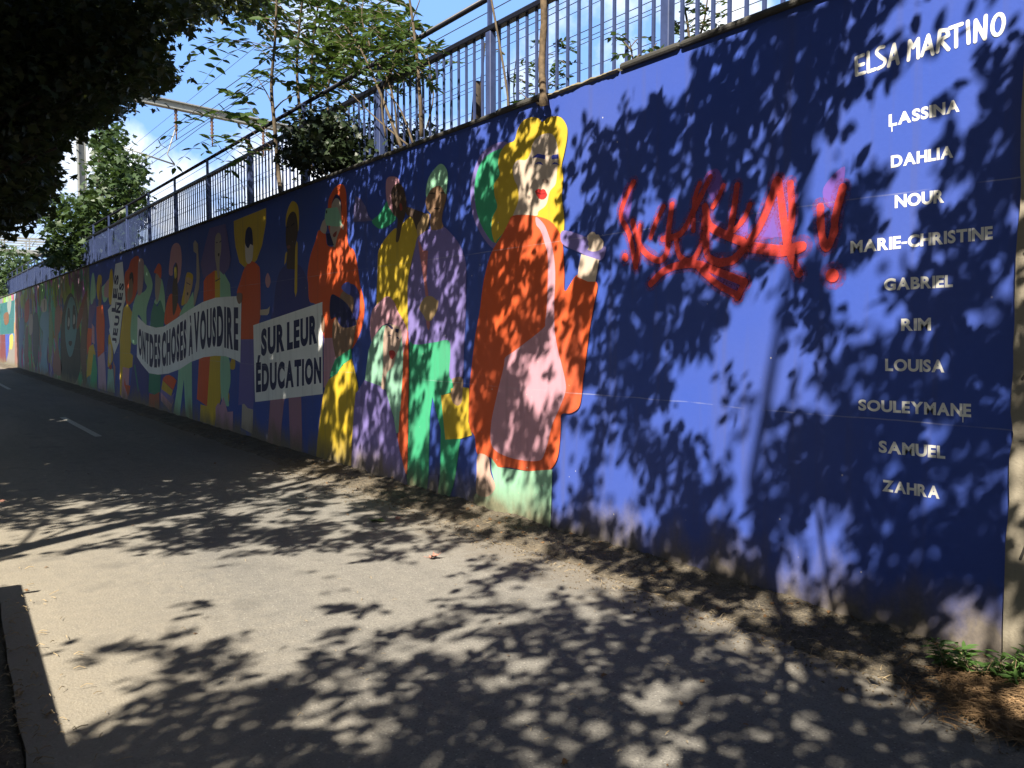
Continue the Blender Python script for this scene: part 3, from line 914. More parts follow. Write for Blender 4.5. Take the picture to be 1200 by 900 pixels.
PALE = (240, 236, 226)
NAMES = [('LASSINA', 1041.5, 134.5, 148.8, 1124.5, 115.5, 130.5), ('DAHLIA', 1044, 182.6, 197, 1117, 170, 184.5), ('NOUR', 1048.6, 228.8, 244, 1106.5, 221.7, 237.3),
         ('MARIE-CHRISTINE', 996.6, 282.6, 297, 1163.3, 264.7, 280.4), ('GABRIEL', 1036, 326.5, 340.9, 1116.7, 321.9, 336.4), ('RIM', 1056, 373.5, 387.8, 1091, 372.2, 387.3),
         ('LOUISA', 1037.3, 420.4, 434.7, 1106.8, 421.5, 436.5), ('SOULEYMANE', 1006, 468, 481, 1138, 473.3, 489), ('SAMUEL', 1029.8, 516, 530.3, 1107.7, 523, 537.8),
         ('ZAHRA', 1033.7, 562, 575.4, 1101, 570, 584.7)]
for (s, *q) in NAMES:
    mb = MB(); letters(mb, s, quad(*q), WY - .0012, .06)
    if s == 'SOULEYMANE':
        ribbon(mb, [(at(1128.5, 486, WY).x, at(1128.5, 486, WY).z), (at(1128.6, 494.5, WY).x, at(1128.6, 494.5, WY).z)], [.007, .005], WY - .0016)
    if s == 'LASSINA':
        ribbon(mb, [(at(1045, 147, WY).x, at(1045, 147, WY).z), (at(1045.5, 154, WY).x, at(1045.5, 154, WY).z)], [.007, .005], WY - .0016)
    mb.build('stencilled_name', paint(PALE), mural_wall)
# the hand brushed signature: pixel strokes inside the crop it was read from (985, 0, x5.58)
SIG = ['150,358 102,378 105,490 158,474', '104,432 150,418', '180,342 182,468 226,452', '282,305 250,315 236,345 262,372 292,395 280,428 246,448',
       '314,432 350,290 376,414', '328,390 366,372', '444,392 452,268 476,310 508,254 508,376', '532,362 574,232 604,352', '546,324 594,306',
       '634,338 650,200 695,196 705,230 652,262 706,322', '714,184 794,156', '756,172 756,304', '832,140 838,280', '880,270 884,134 944,252 950,104']
mb = MB()
for i, s in enumerate(SIG):
    pts = [(985 + float(a) / 5.581, float(b) / 5.581) for a, b in (w_.split(',') for w_ in s.split())]
    smooth_ = i in (3,)
    if smooth_: pts = [tuple(p) for p in cat_rom(pts, False, 5)]
    # straight strokes are drawn as separate bars so corners stay crisp
    y = WY - .0012 - .0001 * i
    segs = [pts] if smooth_ else [pts[k:k + 2] for k in range(len(pts) - 1)]
    for j, sg in enumerate(segs):
        q = [at(px, py, y) for px, py in sg]
        ribbon(mb, [(p.x, p.z) for p in q], [.018] * len(q), y - .00004 * j)
oval = [(985 + (1026 + 38 * math.cos(a)) / 5.581, (158 + 66 * math.sin(a) - 18 * math.cos(a)) / 5.581) for a in np.linspace(.7, .7 + 2 * math.pi, 25)]
q = [at(px, py, WY - .01) for px, py in oval]
ribbon(mb, [(p.x, p.z) for p in q[:14]], [.017] * 14, WY - .0030)
ribbon(mb, [(p.x, p.z) for p in q[13:]], [.017] * 12, WY - .0032)
tag(mb.build('brushed_signature', paint(PALE), mural_wall), 'slanting hand brushed name at the top right of the blue wall')

# square placard
BOLD = .058
pl = Wallpaint(28)
pl.shape('placard', WHITE, 'RB 75,185 260,123 440,62 442,548 85,590', S)
placard = pl.build('painted_placard', 'square white painted placard with two lines of navy capitals', mural_wall)
def rb(x): return 280 + x / 4.5
def rby(y): return 340 + y / 4.5
mb = MB()
letters(mb, 'SUR LEUR', quad(rb(117), rby(206), rby(350), rb(412), rby(128), rby(280)), WY - .0012 - LAYER * 34, .11)
letters(mb, 'ÉDUCATION', quad(rb(90), rby(392), rby(540), rb(434), rby(352), rby(490)), WY - .0012 - LAYER * 34, .11, (('É', 1.32),))
mb.build('lettering', paint(NAVY), placard)
mb = MB()
hw = Wallpaint(39); hw.shape('hand', BROWN, 'RB 436,135 450,150 450,215 436,212'); hw.build('painted_hand', None, placard)
# waving banner
bn = Wallpaint(28)
bn.shape('banner', (234, 238, 240), 'RJ 8,306 85,380 170,405 240,395 340,330 460,250 580,180 690,142 800,132 875,128 922,165 917,450 912,712 860,685 780,655 690,652 590,665 480,705 380,770 280,808 190,818 110,805 40,720 3,660', S)
banner = bn.build('painted_banner', 'long waving white painted banner with one line of tall navy capitals', mural_wall)
BX = [10, 60, 130, 200, 250, 320, 400, 470, 510, 600, 690, 740, 800, 900]
BT = [395, 440, 465, 462, 440, 400, 350, 300, 272, 248, 222, 212, 226, 226]
BB = [620, 690, 755, 755, 745, 722, 690, 650, 625, 592, 572, 570, 588, 610]
bpx = [160 + x / 7.5 for x in BX]; bt = [330 + y / 7.5 for y in BT]; bb = [330 + y / 7.5 for y in BB]
mb = MB()
for s, a, b in (('ONT', 16, 108), ('DES', 114, 210), ('CHOSES', 222, 438), ('À', 458, 494), ('VOUS', 504, 698), ('DIRE', 706, 894)):
    letters(mb, s, curve_fn(bpx, bt, bb, 160 + a / 7.5, 160 + b / 7.5), WY - .0012 - LAYER * 34, .14)
mb.build('lettering', paint(NAVY), banner)
hw = Wallpaint(39); hw.shape('hand', (150, 118, 104), 'RJ 880,120 925,105 925,165 908,195 888,180'); hw.build('painted_hand', None, banner)
# tilted placard at the left
tp = Wallpaint(24)
tp.shape('placard', (226, 232, 232), 'RG 370,158 440,136 456,330 468,500 440,600 412,850 RH 445,190 395,318 370,200 340,60 RG 318,760 298,600 330,555 345,400', S)
tilted = tp.build('painted_placard', 'narrow tilted white painted placard with two words running upwards', mural_wall)
def tilt(x0, y0, x1, y1, wd):
    a = Vector((x0, y0)); b = Vector((x1, y1)); n = (b - a); n = Vector((n.y, -n.x)).normalized() * wd
    return lambda u, v: tuple(a + (b - a) * u + n * -v)
def rgp(x, y): return (90 + x / 8.19, 290 + y / 8.19)
mb = MB()
BOLD = .05
letters(mb, 'LES', tilt(*rgp(374, 620), *rgp(404, 265), -5.0), WY - .0012 - LAYER * 34, .25)
letters(mb, 'JEUNES', tilt(*rgp(378, 920), *rgp(456, 345), -5.4), WY - .0012 - LAYER * 34, .25)
mb.build('lettering', paint(NAVY), tilted)

# red spray scrawl
def rk(s): return [(700 + float(a) / 4, 160 + float(b) / 4) for a, b in (w_.split(',') for w_ in s.split())]
SPRAY = [('170,215 140,270 110,370 150,460 180,610', 30), ('165,400 205,520 280,580 325,545 335,430 350,320', 30), ('250,470 275,400 310,330', 26),
         ('305,480 390,455 450,350 500,250 530,190', 28), ('368,470 385,560 440,580 485,510 500,380', 28), ('450,440 455,300 480,220', 24),
         ('505,330 530,420 620,470 690,505 640,575 570,592', 36), ('570,592 515,555 512,440', 32), ('620,460 640,340 655,230', 30), ('640,440 690,380 715,320', 24),
         ('690,520 760,420 815,290 843,205', 36), ('850,212 862,300 875,400 900,540 945,640', 34), ('700,515 800,530 880,535 960,515', 44), ('905,220 912,380 885,520', 30),
         ('250,690 330,620 460,598 580,640 690,682', 34), ('660,745 560,690 475,612', 30), ('690,684 655,755', 30), ('1045,330 1050,440 1072,520 1108,450 1115,380 1150,240', 32),
         ('128,565 133,568', 36), ('1098,650 1106,652', 48), ('200,420 190,560 180,600', 26), ('540,330 570,280 590,230', 22)]
mb = MB()
for i, (s, wd) in enumerate(SPRAY):
    y = WY - .0024 - .00018 * i
    q = [tuple(p) for p in cat_rom(rk(s), False, 6)]
    q = [at(px, py, y) for px, py in q]
    wv_ = [1.2 * wd / 4 / 210 * (1 + .22 * nz(k, i, .35, 3)) for k in range(len(q))]
    for c0 in range(0, len(q) - 1, 4):
        sg = q[c0:c0 + 5]
        if len(sg) > 1: ribbon(mb, [(p.x, p.z) for p in sg], wv_[c0:c0 + 5], y - .000012 * c0)
ms_, ts_, bs_ = newmat('spray_overspray')
bs_.inputs['Base Color'].default_value = (.40, .05, .09, 1); bs_.inputs['Roughness'].default_value = .7
tr_ = ts_.nodes.new('ShaderNodeBsdfTransparent'); mm_ = ts_.nodes.new('ShaderNodeMixShader')
ts_.links.new(ramp(ts_, tnoise(ts_, objco(ts_), 60, 5, .75), .40, .68, .0, .5), mm_.inputs[0])
ts_.links.new(tr_.outputs[0], mm_.inputs[1]); ts_.links.new(bs_.outputs[0], mm_.inputs[2])
ts_.links.new(mm_.outputs[0], ts_.nodes['Material Output'].inputs['Surface'])
ov = MB()
for i, (s, wd) in enumerate(SPRAY):
    q = [tuple(p) for p in cat_rom(rk(s), False, 4)]
    q = [at(px, py, WY - .0018) for px, py in q]
    for lay, kw in enumerate((1.7, 2.6)):
        y = WY - .0014 - .00002 * (i + 22 * lay)
        ribbon(ov, [(p.x, p.z) for p in q], [kw * wd / 4 / 210 * (1 + .25 * nz(k, i, .4, 6)) for k in range(len(q))], y)
mq_, tq_, bq_ = newmat('red_spray_paint')
bq_.inputs['Base Color'].default_value = (.62, .055, .04, 1); bq_.inputs['Roughness'].default_value = .65
tr_ = tq_.nodes.new('ShaderNodeBsdfTransparent'); mm_ = tq_.nodes.new('ShaderNodeMixShader')
tq_.links.new(mth(tq_, 'MULTIPLY', ramp(tq_, tnoise(tq_, objco(tq_), 5, 5, .6), .28, .62, .45, .97), ramp(tq_, tnoise(tq_, objco(tq_), 70, 3, .7), .3, .55, .75, 1)), mm_.inputs[0])
tq_.links.new(tr_.outputs[0], mm_.inputs[1]); tq_.links.new(bq_.outputs[0], mm_.inputs[2])
tq_.links.new(mm_.outputs[0], tq_.nodes['Material Output'].inputs['Surface'])
scr = tag(mb.build('sprayed_scrawl', mq_, mural_wall), 'looping illegible scrawl in red spray paint')
ov.build('overspray', ms_, scr)
hz = Wallpaint(0)
for s in ('RK 690,400 715,330 690,520 640,440', 'RK 830,220 905,215 890,330 880,470 850,470 740,480 780,370',
          'RK 120,250 170,220 140,420 110,380', 'RK 500,200 560,150 590,230 560,330', 'RK 1060,240 1160,140 1130,300 1080,330', 'RK 480,620 690,690 640,740'):
    hz.shape('spray_haze', (120, 86, 180), s)
hz.build('spray_haze', None, mural_wall)

# older graffiti on the far stretch
figure('long teal face with a dark shawl on the older graffiti', [
 ('shawl', (34, 50, 52), 'RI 500,300 575,90 640,300 655,640 632,785 580,835 500,770'),
 ('face', (84, 140, 150), 'RI 575,123 605,160 627,300 617,450 590,580 565,612 545,560 530,450 529,300 550,180'),
 ('eye', (26, 36, 44), 'RI 550,230 566,230 568,370 546,380'), ('eye', (26, 36, 44), 'RI 592,205 612,215 614,370 590,370'),
 ('eye', (170, 170, 168), 'RI 556,290 566,310 562,360 550,355'), ('eye', (170, 170, 168), 'RI 598,268 610,290 606,340 594,340'),
 ('lips', (24, 26, 34), 'RI 560,485 580,482 585,500 572,525 558,505'),
], 0, old_wall)
figure('red brown streak of older graffiti beside the blue wall end', [('streak', (136, 74, 62), 'RI 700,70 706,130 655,330 622,385 630,280 660,180'), ('streak', (110, 84, 72), 'RI 690,160 708,190 705,500 690,780 655,640 660,380')], 10, old_wall)
figure('pale blue figure in older graffiti', [('body', (110, 160, 190), 'RI 340,260 390,248 396,400 380,600 387,735 328,735 340,560 350,420 323,350'), ('head', (190, 186, 176), 'RI 342,150 377,146 377,235 342,240'), ('head', (60, 60, 62), 'RI 357,150 362,149 362,236 357,236', S)], 0, old_wall)
figure('thin pink creature in older graffiti', [('body', (150, 104, 98), 'RI 450,230 486,200 491,380 470,442 480,590 500,680 490,765 430,725 437,600 458,520 443,420')], 0, old_wall)
figure('patchwork of red, teal, green and blue older graffiti letters at the far end', [
 ('patch', (36, 106, 108), 'RI 0,180 118,150 112,420 0,432', S), ('patch', (110, 44, 46), 'RI 0,432 42,430 52,655 0,662', S), ('patch', (60, 80, 170), 'RI 42,428 88,425 62,605 50,650', S),
 ('patch', (140, 134, 126), 'RI 60,610 118,480 118,690 56,700'), ('patch', (150, 104, 92), 'RI 122,140 147,134 157,700 120,690', S), ('patch', (150, 170, 70), 'RI 165,120 187,112 182,220 168,190'),
 ('patch', (180, 70, 64), 'RI 203,190 237,142 232,300 203,325'), ('patch', (86, 120, 160), 'RI 155,340 190,300 198,420 175,540 168,690 155,690'), ('patch', (170, 160, 158), 'RI 236,290 262,270 266,400 240,430'),
 ('patch', (120, 90, 100), 'RI 205,420 228,380 224,680 200,690'), ('patch', (40, 70, 90), 'RI 268,300 300,260 318,420 300,690 270,620'), ('patch', (110, 150, 110), 'RI 400,300 420,250 430,460 410,640 398,560'),
 ('patch', (200, 180, 80), 'RI 78,440 108,440 100,540 82,540'), ('patch', (140, 150, 146), 'RI 60,170 92,160 80,260 64,250'), ('patch', (120, 80, 50), 'RI 30,270 66,250 70,330 40,350'),
], 0, old_wall, 'painted_lettering')

# ------------------------------------------------------------------ leaves
def leaf_lance():        # pointed leaf, folded a little along the midrib, length 1 along +x
    v = [(0, 0, 0), (.30, .20, .035), (.65, .165, .03), (1, 0, -.03), (.65, -.165, .03), (.30, -.20, .035), (.32, 0, -.02), (.66, 0, -.025)]
    f = [(0, 6, 1), (6, 7, 2, 1), (7, 3, 2), (0, 5, 6), (5, 4, 7, 6), (4, 3, 7)]
    return np.array(v, float), f
def leaf_maple():        # five pointed lobes
    ang = [200, 168, 140, 112, 92, 66, 48, 24, 0, -24, -48, -66, -92, -112, -140, -168]
    rad = [.0, .30, .56, .34, .72, .42, .44, .74, 1.0, .74, .44, .42, .72, .34, .56, .30]
    rad = [.06, .42, .62, .36, .84, .44, .50, .66, 1.0, .66, .50, .44, .84, .36, .62, .42]
    v = [(.0, 0, 0)]
    for a, r in zip(ang, rad):
        v.append((r * .62 * math.cos(math.radians(a)) + .3, r * .62 * math.sin(math.radians(a)), -.12 * r * r))
    v[0] = (.3, 0, .02)
    v[1] = (.18, 0, 0)
    n = len(ang)
    f = [(0, 1 + i, 1 + (i + 1) % n) for i in range(n)]
    return np.array(v, float), f
def leaf_broad():        # cheap ovate leaf for crowns seen only as shade or from far
    v = [(0, 0, 0), (.28, .30, .03), (.68, .24, .02), (1, 0, -.05), (.68, -.24, .02), (.28, -.30, .03)]
    return np.array(v, float), [(0, 3, 2, 1), (0, 5, 4, 3)]
T_NARROW = (leaf_lance()[0] * np.array([1, .62, 1]), leaf_lance()[1])
T_LANCE, T_MAPLE, T_BROAD = leaf_lance(), leaf_maple(), leaf_broad()

def foliage(name, tpl, pos, size, mat, parent, xdir=None, tilt=.6, droop=.25, face=(0, 0, 1.0)):
    """one mesh of many separate leaf blades"""
    tv, tf = tpl
    n = len(pos)
    if n == 0: return None
    pos = np.asarray(pos, float)
    size = np.broadcast_to(np.asarray(size, float), (n,))
    nrm = rng.normal(0, tilt, (n, 3)) + np.array(face)
    nrm /= np.linalg.norm(nrm, axis=1)[:, None]
    if xdir is None:
        xdir = rng.normal(0, 1, (n, 3)); xdir[:, 2] -= droop
    xdir = np.asarray(xdir, float)
    x = xdir - nrm * np.sum(xdir * nrm, axis=1)[:, None]
    x /= np.linalg.norm(x, axis=1)[:, None] + 1e-9
    y = np.cross(nrm, x)
    wv = (tv[None, :, 0, None] * x[:, None, :] + tv[None, :, 1, None] * y[:, None, :] + tv[None, :, 2, None] * nrm[:, None, :]) * size[:, None, None] + pos[:, None, :]
    k = len(tv)
    me = bpy.data.meshes.new(name)
    me.vertices.add(n * k)
    loc = np.zeros(3)
    if parent is not None: loc = np.array(parent.location)
    me.vertices.foreach_set('co', (wv - loc).reshape(-1))
    ls = np.array([len(f) for f in tf]); li = np.concatenate([np.array(f) for f in tf])
    allidx = (np.arange(n)[:, None] * k + li[None, :]).reshape(-1)
    tot = np.tile(ls, n); start = np.concatenate([[0], np.cumsum(tot)[:-1]])
    me.loops.add(len(allidx)); me.loops.foreach_set('vertex_index', allidx)
    me.polygons.add(len(tot)); me.polygons.foreach_set('loop_start', start); me.polygons.foreach_set('loop_total', tot)
    me.materials.append(mat)
    me.update(calc_edges=True); me.validate()
    o = bpy.data.objects.new(name, me); COL.objects.link(o)
    if parent is not None: o.parent = parent
    return o

def inpoly(px, py, poly):
    px = np.asarray(px); py = np.asarray(py); r = np.zeros(px.shape, bool)
    n = len(poly); j = n - 1
    for i in range(n):
        xi, yi = poly[i]; xj, yj = poly[j]
        c = ((yi > py) != (yj > py)) & (px < (xj - xi) * (py - yi) / (yj - yi + 1e-12) + xi)
        r ^= c; j = i
    return r

# ------------------------------------------------------------------ shade of the trees: share of sunlight per 50 px cell of the photo (0 none .. 9 full)
LG = ['000000000000000000127776', '000000000000009721236874', '000000000000299422245754', '000000000001394422136534', '000000011122384322433233', '000000022221156435643432', '000000153221285445574441', '000000153322273448335210', '000000034341464596443211', '000000024343564693441111', '000000034234643485331112', '000000233225743245431115', '555554433334432312222128', '789999999986444211111139', '999988887654333345331139', '967443434665532327543373', '987865655543332533555456', '211233333223355444444445']
LGA = np.array([[int(c) for c in r] for r in LG], float) / 9
def light_at(px, py):
    gx = np.clip(px / 50 - .5, 0, 22.999); gy = np.clip(py / 50 - .5, 0, 16.999)
    ix, iy = gx.astype(int), gy.astype(int); fx, fy = gx - ix, gy - iy
    fx = np.clip((fx - .5) * 1.6 + .5, 0, 1); fy = np.clip((fy - .5) * 1.6 + .5, 0, 1)
    a = LGA[iy, ix] * (1 - fx) + LGA[iy, ix + 1] * fx
    b = LGA[iy + 1, ix] * (1 - fx) + LGA[iy + 1, ix + 1] * fx
    return a * (1 - fy) + b * fy

def light_wanted(H):
    """sun share wanted at surface points H (on the wall or on the ground)"""
    px, py, d = project(H)
    L = light_at(np.clip(px, 0, 1199), np.clip(py, 0, 899))
    L = np.where(px > 1200, .28, L)
    onwall = H[:, 1] > 3.9
    L = np.where((d < .3) | (py > 905), np.where(H[:, 0] < -4.4, L, .35), L)
    L = np.where(H[:, 0] < -9.3, 0, L)
    L = np.where((H[:, 0] < -42.5), 1, L)
    L = np.where(onwall & (H[:, 0] > -9.3), L * .82, L)
    L = np.where(~onwall & (px > 560) & (py > 690) & (px < 1090), L * .74, L)
    L = np.where(~onwall & (px > 130) & (py > 735), L * .72, L)
    return L

E1 = np.cross(A_S, [0, 0, 1.0]); E1 /= np.linalg.norm(E1); E2 = np.cross(A_S, E1)
def _n2(u, v):
    return .42 * mnoise.noise(Vector((u * 2.9, v * 2.9, .4))) + .58 * mnoise.noise(Vector((u * 9.0, v * 9.0, 3.1)))
_sm = np.sort(np.array([_n2(rng.uniform(0, 60), rng.uniform(0, 60)) for _ in range(6000)]))
def sun_open(H):
    """1 where a gap between the leaves lets the sun reach surface point H, 0 where leaves stand in the way"""
    L = light_wanted(H)
    n = np.array([_n2(u, v) for u, v in zip(H @ E1, H @ E2)])
    U = np.searchsorted(_sm, n) / len(_sm)
    return np.clip((L - U) / .10 + .5, 0, 1) * (L > .01)

def land(P):
    """where the shadow of points P falls: first the wall plane, else the ground"""
    tw = (WY - P[:, 1]) / A_S[1]
    Hw = P + A_S * tw[:, None]
    tg = P[:, 2] / -A_S[2]
    Hg = P + A_S * tg[:, None]
    w = (Hw[:, 2] > 0)
    return np.where(w[:, None], Hw, Hg)

CROWN_MASK = [(-150, -250), (340, -250), (330, -10), (300, 6), (268, 13), (247, 20), (220, 37), (202, 44), (190, 60), (207, 82), (214, 92), (203, 97), (187, 108), (170, 112), (160, 116),
              (143, 133), (125, 140), (108, 150), (88, 158), (70, 176), (66, 205), (74, 214), (52, 243), (40, 254), (22, 258), (8, 270), (-10, 284), (-150, 300)]

def allowed(P):
    px, py, d = project(P)
    inframe = (d > .15) & (px > -14) & (px < 1214) & (py > -16) & (py < 916)
    near = (d > .15) & (d < 6.5) & (px > -60) & (px < 1260) & (py > -80)
    ok = inpoly(px, py, CROWN_MASK) & (d > 8)
    return (~inframe & ~near) | (inframe & ok)

# sprays of leaves placed so that their shade on wall and path has the right density
def shade_field(nwall, x0, x1, hmin, hmax, ymin, ymax, leaf, spray, zone):
    pts = []
    for surf in ('wall', 'ground'):
        if surf == 'wall':
            A = (x1 - x0) * WH * abs(A_S[1]); dens = 1
        else:
            A = (x1 - x0) * 3.7 * abs(A_S[2])
        nmax = int(A * (4.3 if zone == 'far' else 4.4) / (leaf * leaf * .26 * spray))
        u = rng.uniform(0, 1, (nmax, 2))
        if surf == 'wall': H = np.stack([x0 + (x1 - x0) * u[:, 0], np.full(nmax, WY), WH * u[:, 1]], 1)
        else: H = np.stack([x0 + (x1 - x0) * u[:, 0], .25 + 3.75 * u[:, 1], np.zeros(nmax)], 1)
        keep = rng.uniform(0, 1, nmax) > sun_open(H)
        H = H[keep]
        todo = np.arange(len(H))
        for k in range(14):
            if len(todo) == 0: break
            h = rng.uniform(hmin, hmax, len(todo))
            P = H[todo] + A_S * ((H[todo][:, 2] - h) / -A_S[2])[:, None]
            ok = (P[:, 1] > ymin) & (P[:, 1] < ymax) & allowed(P)
            pts.append(P[ok]); todo = todo[~ok]
    return np.concatenate(pts)

def sprays(C, n, spread, leaf, mask=True):
    P = np.repeat(C, n, axis=0) + rng.normal(0, spread, (len(C) * n, 3)) * np.array([1, 1, .55])
    if mask: P = P[allowed(P)]
    return P[rng.uniform(0, 1, len(P)) > sun_open(land(P)) * 1.1]

def limbs(mb, trunk, targets, n, r0, check=True):
    """tapered limbs from the trunk line to some of the leaf sprays"""
    if len(targets) == 0: return
    idx = rng.choice(len(targets), min(n * 4, len(targets)), replace=False)
    done = 0
    for i in idx:
        T = targets[i]
        cand = [p for p in trunk if p[2] < T[2] - .3]
        if not cand: continue
        B = np.array(min(cand, key=lambda p: abs((T[2] - p[2]) - .75 * math.hypot(T[0] - p[0], T[1] - p[1]))))
        mid = B * .45 + T * .55 + rng.normal(0, .16, 3) + np.array([0, 0, .1 * np.linalg.norm(T - B)])
        q = np.array([B * (1 - t) ** 2 + 2 * mid * t * (1 - t) + T * t * t for t in np.linspace(0, 1, 8)])
        if check:
            if np.mean(light_wanted(land(q))) > .3: continue
            px, py, d = project(q)
            vis = (d > .1) & (px > -5) & (px < 1205) & (py > -5) & (py < 905)
            if np.any(vis & ~(inpoly(px, py, CROWN_MASK) & (d > 8))): continue
        ln = np.linalg.norm(T - B)
        rr = r0 * min(1, ln / 4)
        mb.tube([tuple(p) for p in q], [rr * (1 - .8 * t) + .004 for t in np.linspace(0, 1, 8)], 6)
        done += 1
        if done >= n: break

def trunk_line(x, y, h, lean=(0, 0), wob=.12, n=10):
    return [(x + lean[0] * t + wob * nz(x, t * 4, 1, 3) * t, y + lean[1] * t + wob * nz(y, t * 4, 1, 7) * t, h * t - .1 * (1 - t)) for t in np.linspace(0, 1, n)]

# near trees behind and beside the camera: their shade dapples the wall and the foreground
C_near = shade_field(0, -9.3, 1.2, 2.9, 6.4, -6.5, 2.8, .085, 7, 'near')
P_near = sprays(C_near, 7, .07, .085)
TR = [dict(x=2.1, y=-2.6, pts=[(2.1, -2.6, -.1), (2.06, -2.56, 1.2), (1.96, -2.45, 2.6), (1.7, -2.3, 4.0), (1.2, -2.12, 5.6), (.55, -2.02, 7.0), (.40, -2.0, 7.6), (.53, -2.0, 8.3), (.70, -2.0, 9.2), (.9, -2.0, 10.4)], r=.085,
           label='tall leafy roadside tree whose crown arches over the near end of the path'),
      dict(x=-5.2, y=-2.8, pts=trunk_line(-5.2, -2.8, 8.6, (.5, .3)), r=.16, label='leafy roadside tree standing behind the low concrete wall')]
own = np.argmin(np.stack([np.hypot(P_near[:, 0] - t['x'], P_near[:, 1] - t['y']) for t in TR]), axis=0)
ownc = np.argmin(np.stack([np.hypot(C_near[:, 0] - t['x'], C_near[:, 1] - t['y']) for t in TR]), axis=0)
for i, t in enumerate(TR):
    tr = thing('shade_tree', t['label'], 'tree', (t['x'], t['y'], 0), 'trees along the left side of the path')
    mb = MB(); n = len(t['pts'])
    mb.tube(t['pts'], [t['r'] * (1 - .8 * k / (n - 1)) for k in range(n)], 10)
    limbs(mb, t['pts'], C_near[ownc == i], 26, .03)
    mb.build('trunk', M_DBARK, tr, True)
    foliage('crown', T_BROAD, P_near[own == i], rng.uniform(.06, .11, int((own == i).sum())), L_SHADE, tr, None, .75)

# row of dark maples that arches over the far stretch
C_far = shade_field(0, -42.5, -9.3, 3.0, 9.0, -5, 4.4, .24, 5, 'far')
_a, _b, _c = project(C_far)
_in = (_c > .1) & (_a > -40) & (_a < 1210) & (_b > -40) & (_b < 905)
P_far = sprays(C_far[~_in], 6, .30, .26)
P_fine = sprays(C_far[_in], 24, .24, .13)
_a, _b, _c = project(P_far)
P_far = P_far[~((_c > .1) & (_a > -25) & (_a < 1210) & (_b > -25) & (_b < 905))]
# the part of the nearest crown that hangs into view
vis_c = []
for k in range(7):
    n = 3000
    px = rng.uniform(-60, 330, n); py = rng.uniform(-60, 300, n)
    d = rng.uniform(8.6, 15, n)
    P = A_C + (A_F + A_R * ((px - 600) / FPX)[:, None] + A_U * ((450 - py) / FPX)[:, None]) * d[:, None]
    ok = inpoly(px, py, CROWN_MASK) & (P[:, 2] > 2.4) & (P[:, 1] < 4.6) & (P[:, 1] > -3)
    P = P[ok]
    L = light_wanted(land(P))
    vis_c.append(P[L < .22])
vis_c = np.concatenate(vis_c)
# clumps: keep centres where a low frequency noise is high, plus a share of all
kk = np.array([mnoise.noise(Vector(p) * 1.1) for p in vis_c])
pv_, qv_, _ = project(vis_c)
edge = (pv_ > 105) | (qv_ > 185)
vis_c = vis_c[(kk > np.where(edge, .06, -.05)) | (rng.uniform(0, 1, len(kk)) < np.where(edge, .10, .45))]
P_vis = np.repeat(vis_c, 4, axis=0) + rng.normal(0, .13, (len(vis_c) * 4, 3))
pxv, pyv, dvv = project(P_vis)
rag = np.array([mnoise.noise(Vector(p) * 2.2) for p in P_vis])
P_vis = P_vis[inpoly(pxv + rng.normal(0, 6, len(pxv)) + rag * 34, pyv + rng.normal(0, 6, len(pyv)) + rag * 30, CROWN_MASK) & (light_wanted(land(P_vis)) < .3)]
P_vis = np.concatenate([P_vis, P_fine])
FT = [(-12.4, -1.4, 9.5, 'dark maple overhanging the path, its crown filling the top left corner'),
      (-18.5, -1.6, 9.0, 'second dark maple along the left side of the path'),
      (-25.5, -1.7, 9.0, 'third dark maple along the left side of the path'),
      (-33.0, -1.6, 9.0, 'fourth dark maple along the left side of the path'),
      (-39.5, -1.6, 8.5, 'farthest dark maple along the left side of the path')]
fx = np.array([f[0] for f in FT])
of = np.argmin(np.abs(P_far[:, 0][:, None] - fx[None, :]), axis=1)
ofc = np.argmin(np.abs(C_far[:, 0][:, None] - fx[None, :]), axis=1)
for i, (x, y, h, lb) in enumerate(FT):
    tr = thing('dark_maple', lb, 'tree', (x, y, 0), 'trees along the left side of the path')
    tl = trunk_line(x, y, h, (.3, .6))
    mb = MB(); mb.tube(tl, [.2 * (1 - .8 * k / 9) for k in range(10)], 10)
    limbs(mb, tl, C_far[ofc == i], 26, .07)
    if i == 0:
        limbs(mb, tl, vis_c[vis_c[:, 0] > -15], 40, .05)
    mb.build('trunk', M_DBARK, tr, True)
    P = P_far[of == i]
    foliage('crown', T_BROAD, P, rng.uniform(.18, .32, len(P)), L_FAR, tr, None, .28, .25, tuple(-A_S))
    if i == 0:
        foliage('hanging_foliage', T_MAPLE, P_vis, rng.uniform(.08, .155, len(P_vis)), L_DARK, tr, None, .8, .5)

# unseen tree added to block sky light; its shade falls past the painted wall
n = 26000
P = np.stack([rng.uniform(-1.2, 9, n), rng.uniform(-5.5, 3.9, n), rng.uniform(3.4, 10.5, n)], 1)
P = P[(((P[:, 0] - 3.6) / 5) ** 2 + ((P[:, 1] + .6) / 4.8) ** 2 + ((P[:, 2] - 6.8) / 3.7) ** 2 < 1)]
tw = (WY - P[:, 1]) / A_S[1]
P = P[(P[:, 0] + A_S[0] * tw > -1.35) & allowed(P)]
tr = thing('shade_tree', 'unseen broad leafy tree added right of the picture to block sky light', 'tree', (4.6, -1.6, 0), 'trees along the left side of the path')
tl = trunk_line(4.6, -1.6, 9.5, (-.6, .4))
mb = MB(); mb.tube(tl, [.17 * (1 - .8 * k / 9) for k in range(10)], 10); limbs(mb, tl, P, 30, .05); mb.build('trunk', M_DBARK, tr, True)
foliage('crown', T_BROAD, P, rng.uniform(.16, .28, len(P)), L_SHADE, tr, None, .75)

